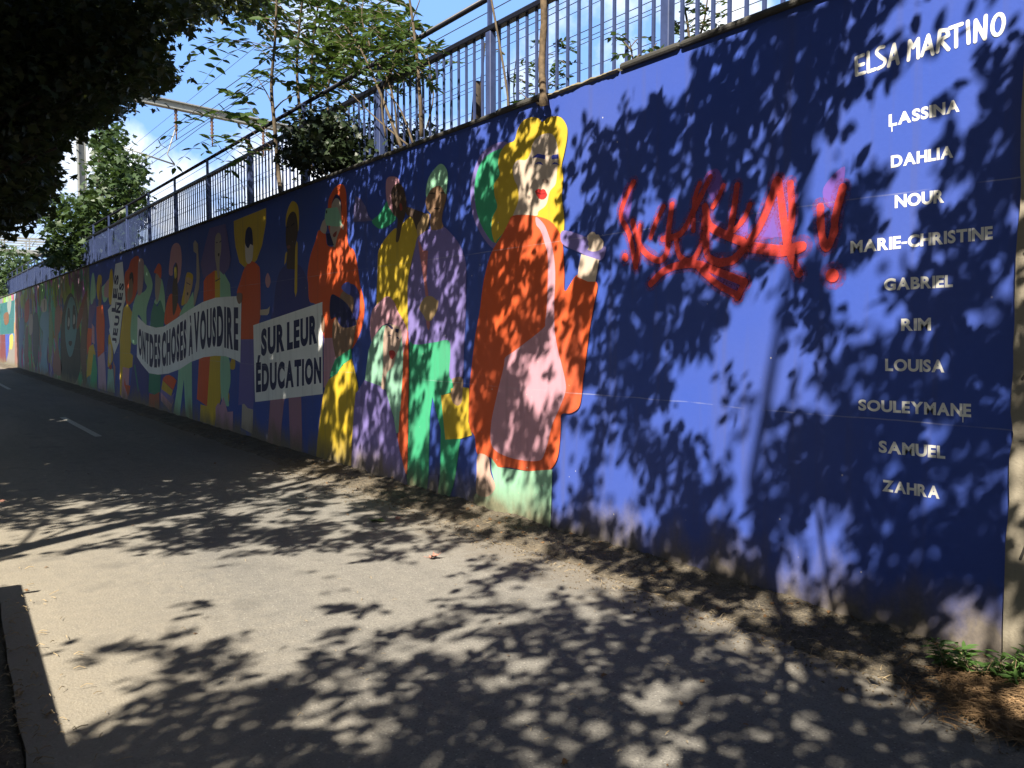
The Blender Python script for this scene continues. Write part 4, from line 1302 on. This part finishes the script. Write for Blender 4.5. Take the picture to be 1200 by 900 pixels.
# overgrown thicket left of the verge and behind the camera: added, unseen, to block the low sky
n = 24000
P = np.stack([rng.uniform(-46, 9, n), rng.uniform(-8.2, -3.4, n), 7.4 * rng.uniform(0, 1, n) ** .8], 1)
P2 = np.stack([rng.uniform(6.5, 9, 4000), rng.uniform(-5, 3.4, 4000), 7 * rng.uniform(0, 1, 4000) ** .8], 1)
P = np.concatenate([P, P2])
P = P[(P[:, 1] + .866 * P[:, 2] < .05) | (P[:, 0] > 3)]
P = P[(P[:, 0] > -9) | (P[:, 2] < 2.6)]
tk = foliage('sky_screen_shrubs', T_BROAD, P, rng.uniform(.22, .46, len(P)), L_SHADE, None, None, .8)
tag(tk, 'unseen thicket along the left verge, outside the picture', 'sky_screen_shrubs', None, 'stuff')

# ------------------------------------------------------------------ trees and plants on the bank behind the wall
def crown_px(poly, depth, spread, n, per, clump, size, tpl, mat, parent, tilt=.7, noise_cut=-.1, fr=1.6, name='crown'):
    x0, x1 = min(p[0] for p in poly), max(p[0] for p in poly); y0, y1 = min(p[1] for p in poly), max(p[1] for p in poly)
    C = []
    while len(C) < n:
        px, py = random.uniform(x0, x1), random.uniform(y0, y1)
        if not inpoly(np.array([px]), np.array([py]), poly)[0]: continue
        p = atd(px, py, depth + random.gauss(0, spread))
        if mnoise.noise(p * fr) < noise_cut and random.random() < .8: continue
        C.append(tuple(p))
    C = np.array(C)
    P = np.repeat(C, per, axis=0) + rng.normal(0, clump, (len(C) * per, 3))
    px, py, d = project(P)
    P = P[(P[:, 1] > 4.12) | (P[:, 2] > WH + .2)]
    foliage(name, tpl, P, size * rng.uniform(.65, 1.25, len(P)), mat, parent, None, tilt, .4)
    return C

def stems_px(mb, lines, r0, Y=None, depth=None, wob=.01):
    for pts, r in lines:
        q = []
        for k, (px, py) in enumerate(pts):
            q.append(at(px, py, Y + .04 * math.sin(k * 2.1 + px)) if Y is not None else atd(px, py, depth))
        q = cat_rom(q, False, 4)
        n = len(q)
        mb.tube(q, [r * (1 - .6 * k / (n - 1)) for k in range(n)], 7)

# leafy maple behind the fence, left of centre
TMX = at(112, 300, 4.75)
t1 = thing('young_maple', 'mid green maple rising behind the railing in front of the pale mast', 'tree', (TMX.x, 4.75, 3.15))
dp = float((TMX - CPOS).dot(FWD))
poly = [(122, 140), (140, 158), (150, 180), (168, 188), (174, 205), (160, 226), (172, 240), (160, 268), (150, 292), (128, 302), (100, 312), (76, 330), (60, 320), (52, 296), (58, 268), (50, 248), (72, 228), (96, 236), (106, 214), (108, 172)]
C = crown_px(poly, dp, .8, 1000, 5, .15, .22, T_MAPLE, L_MID, t1, .7, -.12, 1.1)
mb = MB(); base = Vector((TMX.x, 4.75, 3.1)); top = atd(120, 150, dp)
tl = [tuple(base.lerp(top, s_) + Vector((.1 * math.sin(s_ * 6), .06 * math.cos(s_ * 5), 0))) for s_ in np.linspace(0, 1, 9)]
mb.tube(tl, [.09 * (1 - .85 * k / 8) for k in range(9)], 8)
limbs(mb, tl, C, 30, .03, False)
mb.build('trunk', M_DBARK, t1, True)
# smaller one farther along
TMX = at(28, 330, 5.2)
t2 = thing('young_maple', 'small dull green maple at the far left end of the railing', 'tree', (TMX.x, 5.2, 3.15))
dp = float((TMX - CPOS).dot(FWD))
poly = [(-20, 290), (10, 294), (24, 302), (36, 300), (40, 316), (28, 332), (20, 346), (-20, 356)]
C = crown_px(poly, dp, 1.2, 420, 5, .35, .26, T_MAPLE, L_MID, t2, .7, -.2, .7)
mb = MB(); base = Vector((TMX.x, 5.2, 3.1)); top = atd(14, 296, dp)
tl = [tuple(base.lerp(top, s_)) for s_ in np.linspace(0, 1, 6)]
mb.tube(tl, [.08 * (1 - .8 * k / 5) for k in range(6)], 7)
limbs(mb, tl, C, 14, .03, False)
mb.build('trunk', M_DBARK, t2, True)

# pinnate leaved saplings: each frond has a curved midrib with paired leaflets
class Fronds:
    def __init__(s): s.p, s.x, s.s = [], [], []; s.rib = MB()
    def frond(s, A, B, pairs, ln, sag=.12):
        A, B = Vector(A), Vector(B)
        d = B - A; L = d.length
        up = Vector((0, 0, 1))
        side = d.cross(up); side = side.normalized() if side.length > 1e-5 else Vector((1, 0, 0))
        rp = []
        for k in range(9):
            t = k / 8
            rp.append(A + d * t + up * (sag * L * 4 * t * (1 - t)) * .6)
        s.rib.tube(rp, [.0045 * (1 - .7 * k / 8) + .001 for k in range(9)], 4)
        for k in range(pairs):
            t = .22 + .76 * k / max(1, pairs - 1)
            i = min(7, int(t * 8)); q = rp[i].lerp(rp[i + 1], t * 8 - i)
            tdir = (rp[i + 1] - rp[i]).normalized()
            for sg in (-1, 1):
                if random.random() < .06: continue
                dd = side * sg * random.uniform(.8, 1.1) + tdir * random.uniform(.35, .7) + up * random.uniform(-.55, .05)
                s.p.append(tuple(q)); s.x.append(tuple(dd)); s.s.append(ln * random.uniform(.75, 1.15) * (1 - .35 * abs(t - .5)))
        s.p.append(tuple(rp[-1])); s.x.append(tuple(d.normalized() + up * -.2)); s.s.append(ln)
    def build(s, parent, mat):
        foliage('leaves', T_LANCE, s.p, s.s, mat, parent, s.x, .45, 0)
        if s.rib.v: s.rib.build('leaf_stalk', M_BARK, parent)

def sapling(name, label, Y, stems, fr, n_rand=None, ln=.13, mat=None, base=None, rad=.03, group='saplings growing along the railing'):
    b = at(*base, Y)
    t = thing(name, label, 'sapling', (b.x, Y, WH), group)
    for sl in stems:
        mb = MB(); stems_px(mb, [sl], rad, Y); mb.build('stem', M_BARK, t, True)
    F = Fronds()
    for (ax, ay, bx, by, pr) in fr:
        F.frond(at(ax, ay, Y), at(bx, by, Y + random.uniform(-.35, .35)), pr, ln)
    if n_rand:
        poly, cnt, lpx = n_rand
        x0, x1 = min(p[0] for p in poly), max(p[0] for p in poly); y0, y1 = min(p[1] for p in poly), max(p[1] for p in poly)
        k = 0
        while k < cnt:
            px, py = random.uniform(x0, x1), random.uniform(y0, y1)
            if not inpoly(np.array([px]), np.array([py]), poly)[0]: continue
            k += 1
            a = random.uniform(-.5, .9) if random.random() < .5 else math.pi - random.uniform(-.5, .9)
            l = lpx * random.uniform(.6, 1.2)
            Ya = Y + random.uniform(-.3, .45)
            p0 = at(px, py, Ya); p1 = at(px + l * math.cos(a), py + l * math.sin(a) * .8, Ya + random.uniform(-.3, .3))
            F.frond(p0, p1, random.randint(4, 7), ln * random.uniform(.7, 1.05))
    F.build(t, mat or L_PIN)
    return t

sapling('ailanthus_sapling', 'slim sapling with long feathery leaves reaching left across the railing', WY + .22,
        [([(330, 233), (326, 200), (322, 150), (318, 100), (322, 50), (325, -20)], .035), ([(322, 128), (332, 118), (345, 112)], .012), ([(322, 130), (312, 108), (300, 90)], .012)],
        [(318, 172, 186, 172, 9), (318, 178, 205, 196, 8), (316, 165, 230, 140, 8), (316, 160, 262, 106, 7), (320, 176, 270, 200, 6), (318, 165, 285, 135, 6), (300, 175, 240, 178, 7), (310, 185, 262, 190, 6),
         (322, 70, 222, 62, 8), (322, 60, 212, 85, 8), (320, 55, 236, 100, 8), (322, 50, 205, 30, 8), (324, 80, 276, 112, 7), (322, 40, 250, 16, 7), (322, 90, 290, 112, 5), (326, 30, 168, 40, 10), (326, 25, 260, 50, 8),
         (322, 45, 368, 62, 6), (322, 65, 360, 88, 6), (322, 95, 352, 108, 5), (330, 10, 240, -6, 8), (330, 5, 280, 30, 7)],
        None, .225, L_PIN, (330, 233))
sapling('ailanthus_sapling', 'dense bright green sapling with thin twin stems against the sky', WY + .75,
        [([(356, 200), (352, 140), (348, 80), (352, 20), (360, -30)], .03), ([(366, 200), (364, 120), (368, 40), (378, -20)], .025), ([(390, 190), (384, 120), (392, 60), (410, 0)], .02)],
        [], ([(300, -30), (440, -30), (470, 20), (450, 70), (420, 100), (400, 132), (372, 140), (352, 110), (338, 60), (310, 30), (240, 20), (235, -20)], 215, 44), .18, L_PIN, (356, 200))
sapling('bare_stemmed_sapling', 'tangle of thin crossing stems with small leaves in front of the railing', WY + .2,
        [([(494, 160), (492, 110), (488, 60), (480, 0), (474, -20)], .022), ([(470, 172), (446, 110), (424, 60), (404, 30)], .018), ([(484, 168), (470, 130), (452, 105)], .012), ([(452, 160), (448, 110), (470, 60), (492, 0)], .013),
         ([(500, 150), (508, 110), (500, 60)], .009), ([(478, 170), (440, 138), (402, 100)], .011), ([(436, 60), (424, 20), (430, -20)], .01), ([(466, 170), (462, 120), (450, 85), (436, 66)], .012)],
        [], ([(400, 20), (440, 10), (500, 40), (522, 66), (500, 100), (462, 100), (430, 78), (404, 84), (396, 50)], 110, 26), .12, L_PIN, (484, 168))
sapling('ailanthus_sapling', 'little sapling with sparse bright leaves beside the right railing post', WY + .3,
        [([(744, 82), (741, 66), (738, 48)], .008), ([(757, 74), (762, 62), (770, 50)], .007)],
        [(741, 62, 716, 44, 4), (740, 54, 760, 44, 4), (744, 70, 762, 58, 4), (757, 70, 775, 58, 4), (742, 66, 724, 64, 3), (738, 50, 722, 40, 3)], None, .075, L_PIN, (744, 82))
sapling('ailanthus_sapling', 'wispy bush of small pale leaves behind the last bars at the top', WY + .9,
        [([(808, 60), (806, 30), (800, 0), (796, -20)], .012), ([(818, 50), (826, 20), (830, -10)], .01)],
        [], ([(786, -20), (846, -20), (850, 30), (830, 48), (800, 50), (784, 20)], 26, 22), .07, L_PIN, (808, 60))
sapling('ailanthus_sapling', 'low shoots of narrow leaves behind the bars left of the dead vine', WY + .8,
        [([(604, 135), (602, 100), (606, 60)], .008), ([(625, 125), (640, 95), (636, 70)], .007)],
        [], ([(585, 60), (660, 40), (680, 80), (640, 118), (592, 128)], 26, 22), .075, L_PIN, (604, 135))
sapling('ailanthus_sapling', 'tiny leafy sprig between the bars above the violet haired figure', WY + .55,
        [([(258, 262), (258, 245), (256, 232)], .006), ([(288, 232), (284, 216), (278, 206)], .006)],
        [], ([(252, 232), (275, 230), (292, 245), (270, 262), (254, 258)], 9, 18), .09, L_PIN, (258, 262))
# ivy heap hanging over the coping
bI = at(392, 205, WY + .25)
iv = thing('ivy_clump', 'dark heap of ivy on the wall top over the orange hooded figure', 'ivy', (bI.x, WY + .25, WH))
dpI = float((at(392, 190, WY + .22) - CPOS).dot(FWD))
C = crown_px([(338, 168), (352, 150), (370, 146), (384, 136), (400, 142), (418, 150), (432, 160), (462, 160), (500, 152), (506, 168), (470, 180), (440, 190), (418, 200), (396, 206), (372, 214), (352, 216), (342, 196)], dpI, .24, 720, 5, .11, .09, T_MAPLE, L_IVY, iv, .9, -.3, 3)
mb = MB(); limbs(mb, [(bI.x, WY + .25, WH), (bI.x, WY + .25, WH + .25), (bI.x + .2, WY + .25, WH + .5)], C, 24, .012, False); mb.build('stem', M_DBARK, iv, True)
# moss and small growth along the coping edge
sapling('coping_weed', 'broad pale leaf sprig on the coping right of the tangle of stems', WY + .12,
        [([(620, 124), (616, 114), (608, 108)], .006)], [], None, .12, L_WEED, (620, 124), .006)
foliage('leaves', T_LANCE, [tuple(at(620, 122, WY + .1)), tuple(at(622, 124, WY + .06)), tuple(at(618, 124, WY + .05)), tuple(at(600, 128, WY + .1)), tuple(at(624, 122, WY))], [.17, .14, .13, .11, .1], L_WEED, None,
        [tuple(RGT * -1 + UPV * .9), tuple(RGT * .6 - UPV * .9), tuple(-RGT - UPV * .3), tuple(RGT * -.6 + UPV), tuple(RGT - UPV * .4)], .3, 0)
_lv = bpy.data.objects['leaves.%03d' % max(int(o.name.split('.')[-1]) for o in bpy.data.objects if o.name.startswith('leaves.'))]
_wd = [o for o in bpy.data.objects if o.name.startswith('coping_weed')][0]
adopt(_lv, _wd)
# dead vine and a thin dry stick
vn = thing('dead_vine', 'thick dry tan vine stem standing on the wall top in front of the railing', 'vine', tuple(at(637, 118, WY - .06)))
mb = MB()
q = cat_rom([at(638, 124, WY - .07), at(636.5, 112, WY - .08), at(635, 80, WY + .0), at(636, 50, WY + .02), at(637.5, 20, WY + .03), at(636, -30, WY + .05)], False, 5)
mb.tube(q, [(.034 if k < 5 else .027) + .004 * nz(k, 0, .7, 1) for k in range(len(q))], 8)
q = cat_rom([at(637, 121, WY - .075), at(632, 122, WY - .07), at(628, 119, WY + .06)], False, 5)
mb.tube(q, [.022, .02, .018, .016, .014, .013, .012, .011, .01, .009, .008][:len(q)], 6)
mb.build('stem', M_DEAD, vn, True)
st = thing('dry_stick', 'thin grey dry stick leaning across the bars beside a railing post', 'stick', tuple(at(594, 126, WY + .2)))
mb = MB(); mb.tube(cat_rom([at(596, 128, WY + .2), at(594, 105, WY + .22), at(586, 55, WY + .25), at(574, -10, WY + .28)], False, 5), .010, 6); mb.build('stem', M_BARK, st, True)
st = thing('dead_stump', 'dark broken stump behind the bars right of the tangled stems', 'stump', tuple(at(560, 140, WY + .8)))
mb = MB(); mb.tube([at(558, 150, WY + .8), at(559, 120, WY + .8), at(559.5, 96, WY + .82)], [.06, .05, .035], 8)
mb.tube([at(566, 150, WY + .85), at(563, 110, WY + .82), at(568, 50, WY + .8)], [.02, .016, .01], 6); mb.build('trunk', M_DBARK, st, True)

# ------------------------------------------------------------------ railway portal, wires and footbridge
PXm = at(97, 200, 8.0)
D0 = 33.5
def onplane(px, py, X):
    d = ray(px, py); return CPOS + d * (X / d.x)
PX = -37.0
pm = onplane(97, 240, PX); pt_ = onplane(97, 150, PX)
mast = thing('catenary_mast', 'pale steel railway mast rising behind the young maple', 'mast', (PX, pm.y, 3.1))
beamL = onplane(165, 115, PX); beamR = onplane(340, 152, PX)
m = MB(); zt = beamL.z + .6
for a in (-.13, .13): m.box(PX - .16, PX + .16, pm.y + a - .02, pm.y + a + .02, 3.0, zt)
m.box(PX - .015, PX + .015, pm.y - .11, pm.y + .11, 3.0, zt - .01)
m.build('column', M_STEEL, mast)
m = MB()
y1 = beamR.y + 12
zb = lambda y: beamL.z + (beamR.z - beamL.z) * (y - beamL.y) / (beamR.y - beamL.y)
def bar(mb, A, B, w, h):
    A, B = Vector(A), Vector(B); t = (B - A).normalized(); s_ = t.cross(Vector((0, 0, 1))).normalized(); u = s_.cross(t)
    v = []
    for P in (A, B):
        for (a, b) in ((-1, -1), (1, -1), (1, 1), (-1, 1)): v.append(P + s_ * a * w / 2 + u * b * h / 2)
    mb.add(v, [(3, 2, 1, 0), (4, 5, 6, 7), (0, 1, 5, 4), (1, 2, 6, 5), (2, 3, 7, 6), (3, 0, 4, 7)])
ya = pm.y + .17
for dz, ww, hh in ((.14, .34, .05), (-.14, .34, .05)): bar(m, (PX, ya, zb(ya) + dz), (PX, y1, zb(y1) + dz), ww, hh)
bar(m, (PX, ya, zb(ya)), (PX, y1, zb(y1)), .04, .22)
m.build('beam', M_STEEL, mast)
M_INS = plain('brown_insulator', (96, 70, 56), .4, 0, .2, 10, 0)
for px in (206, 248, 308):
    p = onplane(px, 130, PX); y = p.y
    m = MB(); z = zb(y) - .17
    pts, rr = [], []
    for k in range(13):
        pts.append((PX, y, z - k * .075)); rr.append(.085 if k % 2 else .04)
    m.tube(pts, rr, 8)
    m.tube([(PX, y, z - .9), (PX + .02, y, z - 1.25)], .03, 6)
    m.build('insulator', M_INS, mast, True)
m = MB(); p0 = onplane(140, 171, PX); p1 = onplane(205, 193, PX)
m.tube([p0, p1], .035, 6); m.tube([onplane(206, 150, PX), onplane(196, 181, PX), p1], .03, 6)
m.build('steady_arm', M_STEEL, mast, True)
m = MB()
for (px, py, r) in ((206, 152, .014), (206, 163, .011), (248, 146, .014), (308, 160, .014), (308, 180, .011), (168, 196, .011)):
    p = onplane(px, py, PX)
    A = Vector((-120, p.y, p.z + .3)); B = Vector((10, p.y, p.z + .2))
    q = [A.lerp(B, k / 24) + Vector((0, 0, -.22 * abs(math.sin((A.lerp(B, k / 24).x - PX) / 42 * math.pi)))) for k in range(25)]
    m.tube(q, r, 5)
tag(m.build('overhead_wire', M_WIRE), 'thin dark overhead railway wires crossing the sky behind the railing', 'wires')
# more wires over the nearer tracks, higher up
m = MB()
for (px, py, Y, r) in ((560, 60, 9, .008), (640, 70, 9, .006), (700, 30, 7.5, .006), (330, 30, 12, .010)):
    p = at(px, py, Y)
    m.tube([(-110, Y, p.z + .2), (p.x, Y, p.z), (14, Y, p.z + .1)], r, 5)
for Yf, zs in ((5.6, (3.9, 4.2, 4.5, 4.8)),):
    for z in zs: m.tube([(-40, Yf, z), (4, Yf, z)], .004, 4)
tag(m.build('overhead_wire', M_WIRE), 'fine wires strung behind the bars on the right half of the railing', 'wires')

# footbridge far away
BXX = -66.0
ft = onplane(30, 280, BXX); fb = onplane(30, 299, BXX); dk = onplane(30, 294, BXX)
fbr = thing('footbridge', 'far off pale steel footbridge over the tracks at the left edge', 'footbridge', (BXX, fb.y, 3.1))
m = MB(); m.box(BXX - 1, BXX + 1, fb.y - 10, fb.y + 12, fb.z, dk.z, 0, .03); m.build('deck', M_STEEL, fbr)
m = MB()
for xx in (BXX - .95, BXX + .95):
    m.box(xx - .06, xx + .06, fb.y - 10, fb.y + 12, ft.z - .12, ft.z)
    m.box(xx - .03, xx + .03, fb.y - 10, fb.y + 12, (ft.z + dk.z) / 2 - .03, (ft.z + dk.z) / 2 + .03)
m.build('hand_rail', M_STEEL, fbr)
for k in range(16):
    y = fb.y - 10 + k * 1.45
    for xx in (BXX - .95, BXX + .95):
        m = MB(); m.box(xx - .04, xx + .04, y - .04, y + .04, dk.z + .002, ft.z - .122); m.build('post', M_STEEL, fbr)
for y in (fb.y - 6, fb.y + 9):
    m = MB(); m.box(BXX - .3, BXX + .3, y - .2, y + .2, 3, fb.z - .002); m.build('support', M_CONC, fbr)

# ------------------------------------------------------------------ low wall left of the path (out of frame; its shadow lies on the asphalt)
m = MB(); m.box(0, 7.6, -.32, 0, -.1, 1.0, 0, .015)
lw = tag(m.build('low_wall', M_CONC), 'low concrete wall along the left edge of the path with a steel pin at its end', 'wall')
lw.location = (-5.374, -.327, 0); lw.rotation_euler.z = -.037
m = MB(); m.tube([(.19, -.01, .95), (.2, .105, .952)], .016, 8); pn = m.build('pin', M_STEEL); pn.parent = lw

# ------------------------------------------------------------------ small things on the ground
def weed(px, py, n, ln, label, Y=None):
    p = atz(px, py, .03)
    t = thing('weed', label, 'weed', (p.x, p.y, .02), 'green weeds at the foot of the blue wall')
    P, X, Sz = [], [], []
    mb = MB()
    for k in range(n):
        a = random.uniform(0, 6.28); r = random.uniform(0, .05)
        b = p + Vector((r * math.cos(a), r * math.sin(a) * .6, 0)); h = random.uniform(.05, .15)
        tip = b + Vector((.05 * math.cos(a), .03 * math.sin(a), h))
        mb.tube([b, b.lerp(tip, .5) + Vector((0, 0, .01)), tip], [.004, .003, .002], 5)
        for j in range(12):
            an = a + j * 2.4; s_ = .35 + .65 * j / 8
            q = b.lerp(tip, s_)
            P.append(tuple(q)); X.append((math.cos(an), math.sin(an), random.uniform(.0, .9))); Sz.append(ln * random.uniform(.6, 1.1))
    mb.build('stem', M_TWIG, t); foliage('leaves', T_NARROW, P, Sz, L_WEED, t, X, .3, 0)
weed(1118, 790, 7, .08, 'brightest green rosette weed against the blue wall near its right end')
weed(1146, 803, 5, .07, 'smaller weed just right of the brightest rosette')
weed(1184, 806, 8, .095, 'dark leafy weed at the foot of the bare concrete')
weed(1170, 802, 3, .07, 'shaded weed between the rosette and the bare concrete')
m = MB(); a = atz(1112, 790, .04); m.tube([a, at(1099, 756, a.y - .02)], [.004, .002], 5)
tag(m.build('dry_stalk', M_TWIG), 'single thin dry stalk leaning out of the brightest weed', 'stalk')

# straw litter at the right foot of the wall, built as crossing strands in a low heap
m = MB()
def strands(mb, poly, n, lmin, lmax, r, zmax, ex=None):
    x0, x1 = min(p[0] for p in poly), max(p[0] for p in poly); y0, y1 = min(p[1] for p in poly), max(p[1] for p in poly); k = 0
    while k < n:
        px, py = random.uniform(x0, x1), random.uniform(y0, y1)
        if not inpoly(np.array([px]), np.array([py]), poly)[0]: continue
        k += 1
        p = atz(px, py, 0); p.y = min(p.y, 3.97)
        a = random.gauss(.5, .9); l = random.uniform(lmin, lmax); z = random.uniform(.012, zmax)
        if p.y > 3.2: z += max(0, verge_z(p.x, p.y))
        d = Vector((math.cos(a), math.sin(a), random.uniform(-.12, .22)))
        b = p + Vector((0, 0, z)); c = b + d * l; c.y = min(c.y, 3.985); c.z = max(c.z, .008)
        mb.tube([b, b.lerp(c, .5) + Vector((0, 0, random.uniform(0, .012))), c], r * random.uniform(.6, 1.2), 3)
strands(m, [(1098, 800), (1140, 806), (1215, 812), (1215, 874), (1160, 862), (1104, 830)], 2200, .04, .16, .0016, .05)
strands(m, [(1050, 785), (1120, 795), (1215, 820), (1215, 890), (1100, 850), (1050, 815)], 260, .05, .16, .002, .02)
tag(m.build('straw_litter', M_STRAW), 'matted brown dry straw heaped at the foot of the wall on the right', 'straw', None, 'stuff')
m = MB()
strands(m, [(0, 640), (60, 690), (110, 760), (140, 900), (0, 900)], 60, .015, .06, .0022, .012)
strands(m, [(0, 700), (34, 700), (60, 900), (0, 900)], 90, .015, .05, .0026, .012)
strands(m, [(100, 610), (600, 660), (900, 760), (1100, 880), (300, 890)], 46, .012, .035, .0015, .008)
strands(m, [(230, 500), (400, 556), (640, 640), (1060, 800), (1040, 815), (820, 735), (560, 640), (330, 560)], 240, .02, .08, .0016, .016)
tag(m.build('twig_litter', M_TWIG), 'scattered short pale twigs and stalks on path and verge', 'twigs', None, 'stuff')
# gravel along the wall foot
gp, gf = [], []
m = MB()
for k in range(6500):
    x = -1.3 - 8.2 * random.random() ** 1.3; y = random.uniform(3.42, 3.985)
    if random.random() < .25: y = random.uniform(3.2, 3.6)
    r = .0025 + .007 * random.random() ** 3; z = max(.004, verge_z(x, y)) + r * .3
    j = [Vector((random.gauss(0, 1), random.gauss(0, 1), random.gauss(0, .8))).normalized() * r for _ in range(5)]
    c = Vector((x, y, z))
    v = [c + Vector((r, 0, 0)) + j[0] * .3, c + Vector((-.4 * r, .85 * r, 0)) + j[1] * .3, c + Vector((-.5 * r, -.8 * r, 0)) + j[2] * .3, c + Vector((0, 0, .8 * r)) + j[3] * .2, c + Vector((0, 0, -.6 * r))]
    m.add(v, [(0, 1, 3), (1, 2, 3), (2, 0, 3), (1, 0, 4), (2, 1, 4), (0, 2, 4)])
tag(m.build('gravel', plain('grit', (104, 92, 74), .95, 0, .6, 60, .2)), 'loose grit and small stones on the soil strip under the wall', 'gravel', None, 'stuff')

# dead leaf bits blown against the wall foot and thinly over the path
LP = []
while len(LP) < 420:
    if random.random() < .72:
        x = random.uniform(-14, -1.7); y = 3.98 - abs(random.gauss(0, .22)); z = max(.006, verge_z(x, y)) + .008
    else:
        x = random.uniform(-12, -1.6); y = random.uniform(.5, 3.5); z = .009
        if random.random() < .55: continue
    LP.append((x, y, z))
lt = foliage('leaf_litter', T_MAPLE, LP, rng.uniform(.012, .045, len(LP)), plain('dry_leaf_bits', (112, 84, 54), .85, 0, .6, 7, .2), None, None, .28, 0)
tag(lt, 'small dry brown leaf scraps along the wall foot and on the path', 'leaf litter', None, 'stuff')

def curled(px, py, size, mat, label, yaw, cup=.35):
    p = atz(px, py, .006)
    tv, tf = T_MAPLE
    v = []
    for x, y, z in tv:
        X = (x - .3) * size; Y = y * size
        Z = (X * X + Y * Y) / size * cup * 2.2 + .006 + .01 * math.sin(9 * X / size)
        v.append((p.x + X * math.cos(yaw) - Y * math.sin(yaw), p.y + X * math.sin(yaw) + Y * math.cos(yaw), p.z + Z))
    mb = MB(); mb.add(v, tf)
    a = Vector(v[1]); mb.tube([a, a + Vector((-math.cos(yaw) * size * .5, -math.sin(yaw) * size * .5, .012))], .002, 4)
    return tag(mb.build('fallen_leaf', mat), label, 'leaf', 'fallen leaves on the path')
curled(507, 654, .10, L_RED, 'curled red brown leaf lying in the sun on the middle of the asphalt', .9, .5)
curled(441, 610, .15, L_GRN, 'flat green leaf lying in the dappled shade near the wall', .4, .06)
curled(466, 608, .06, L_RED, 'tiny red brown leaf just right of the green leaf', 2.0, .3)
curled(57, 838, .045, M_TWIG, 'small pale dry leaf in the shadow of the low wall', 1.0, .3)
curled(22, 815, .05, M_TWIG, 'pale curled leaf on the kerb line at the left edge', 2.2, .3)
curled(2, 588, .07, L_RED, 'dark leaf at the edge of the lit patch on the far left', 2.9, .3)
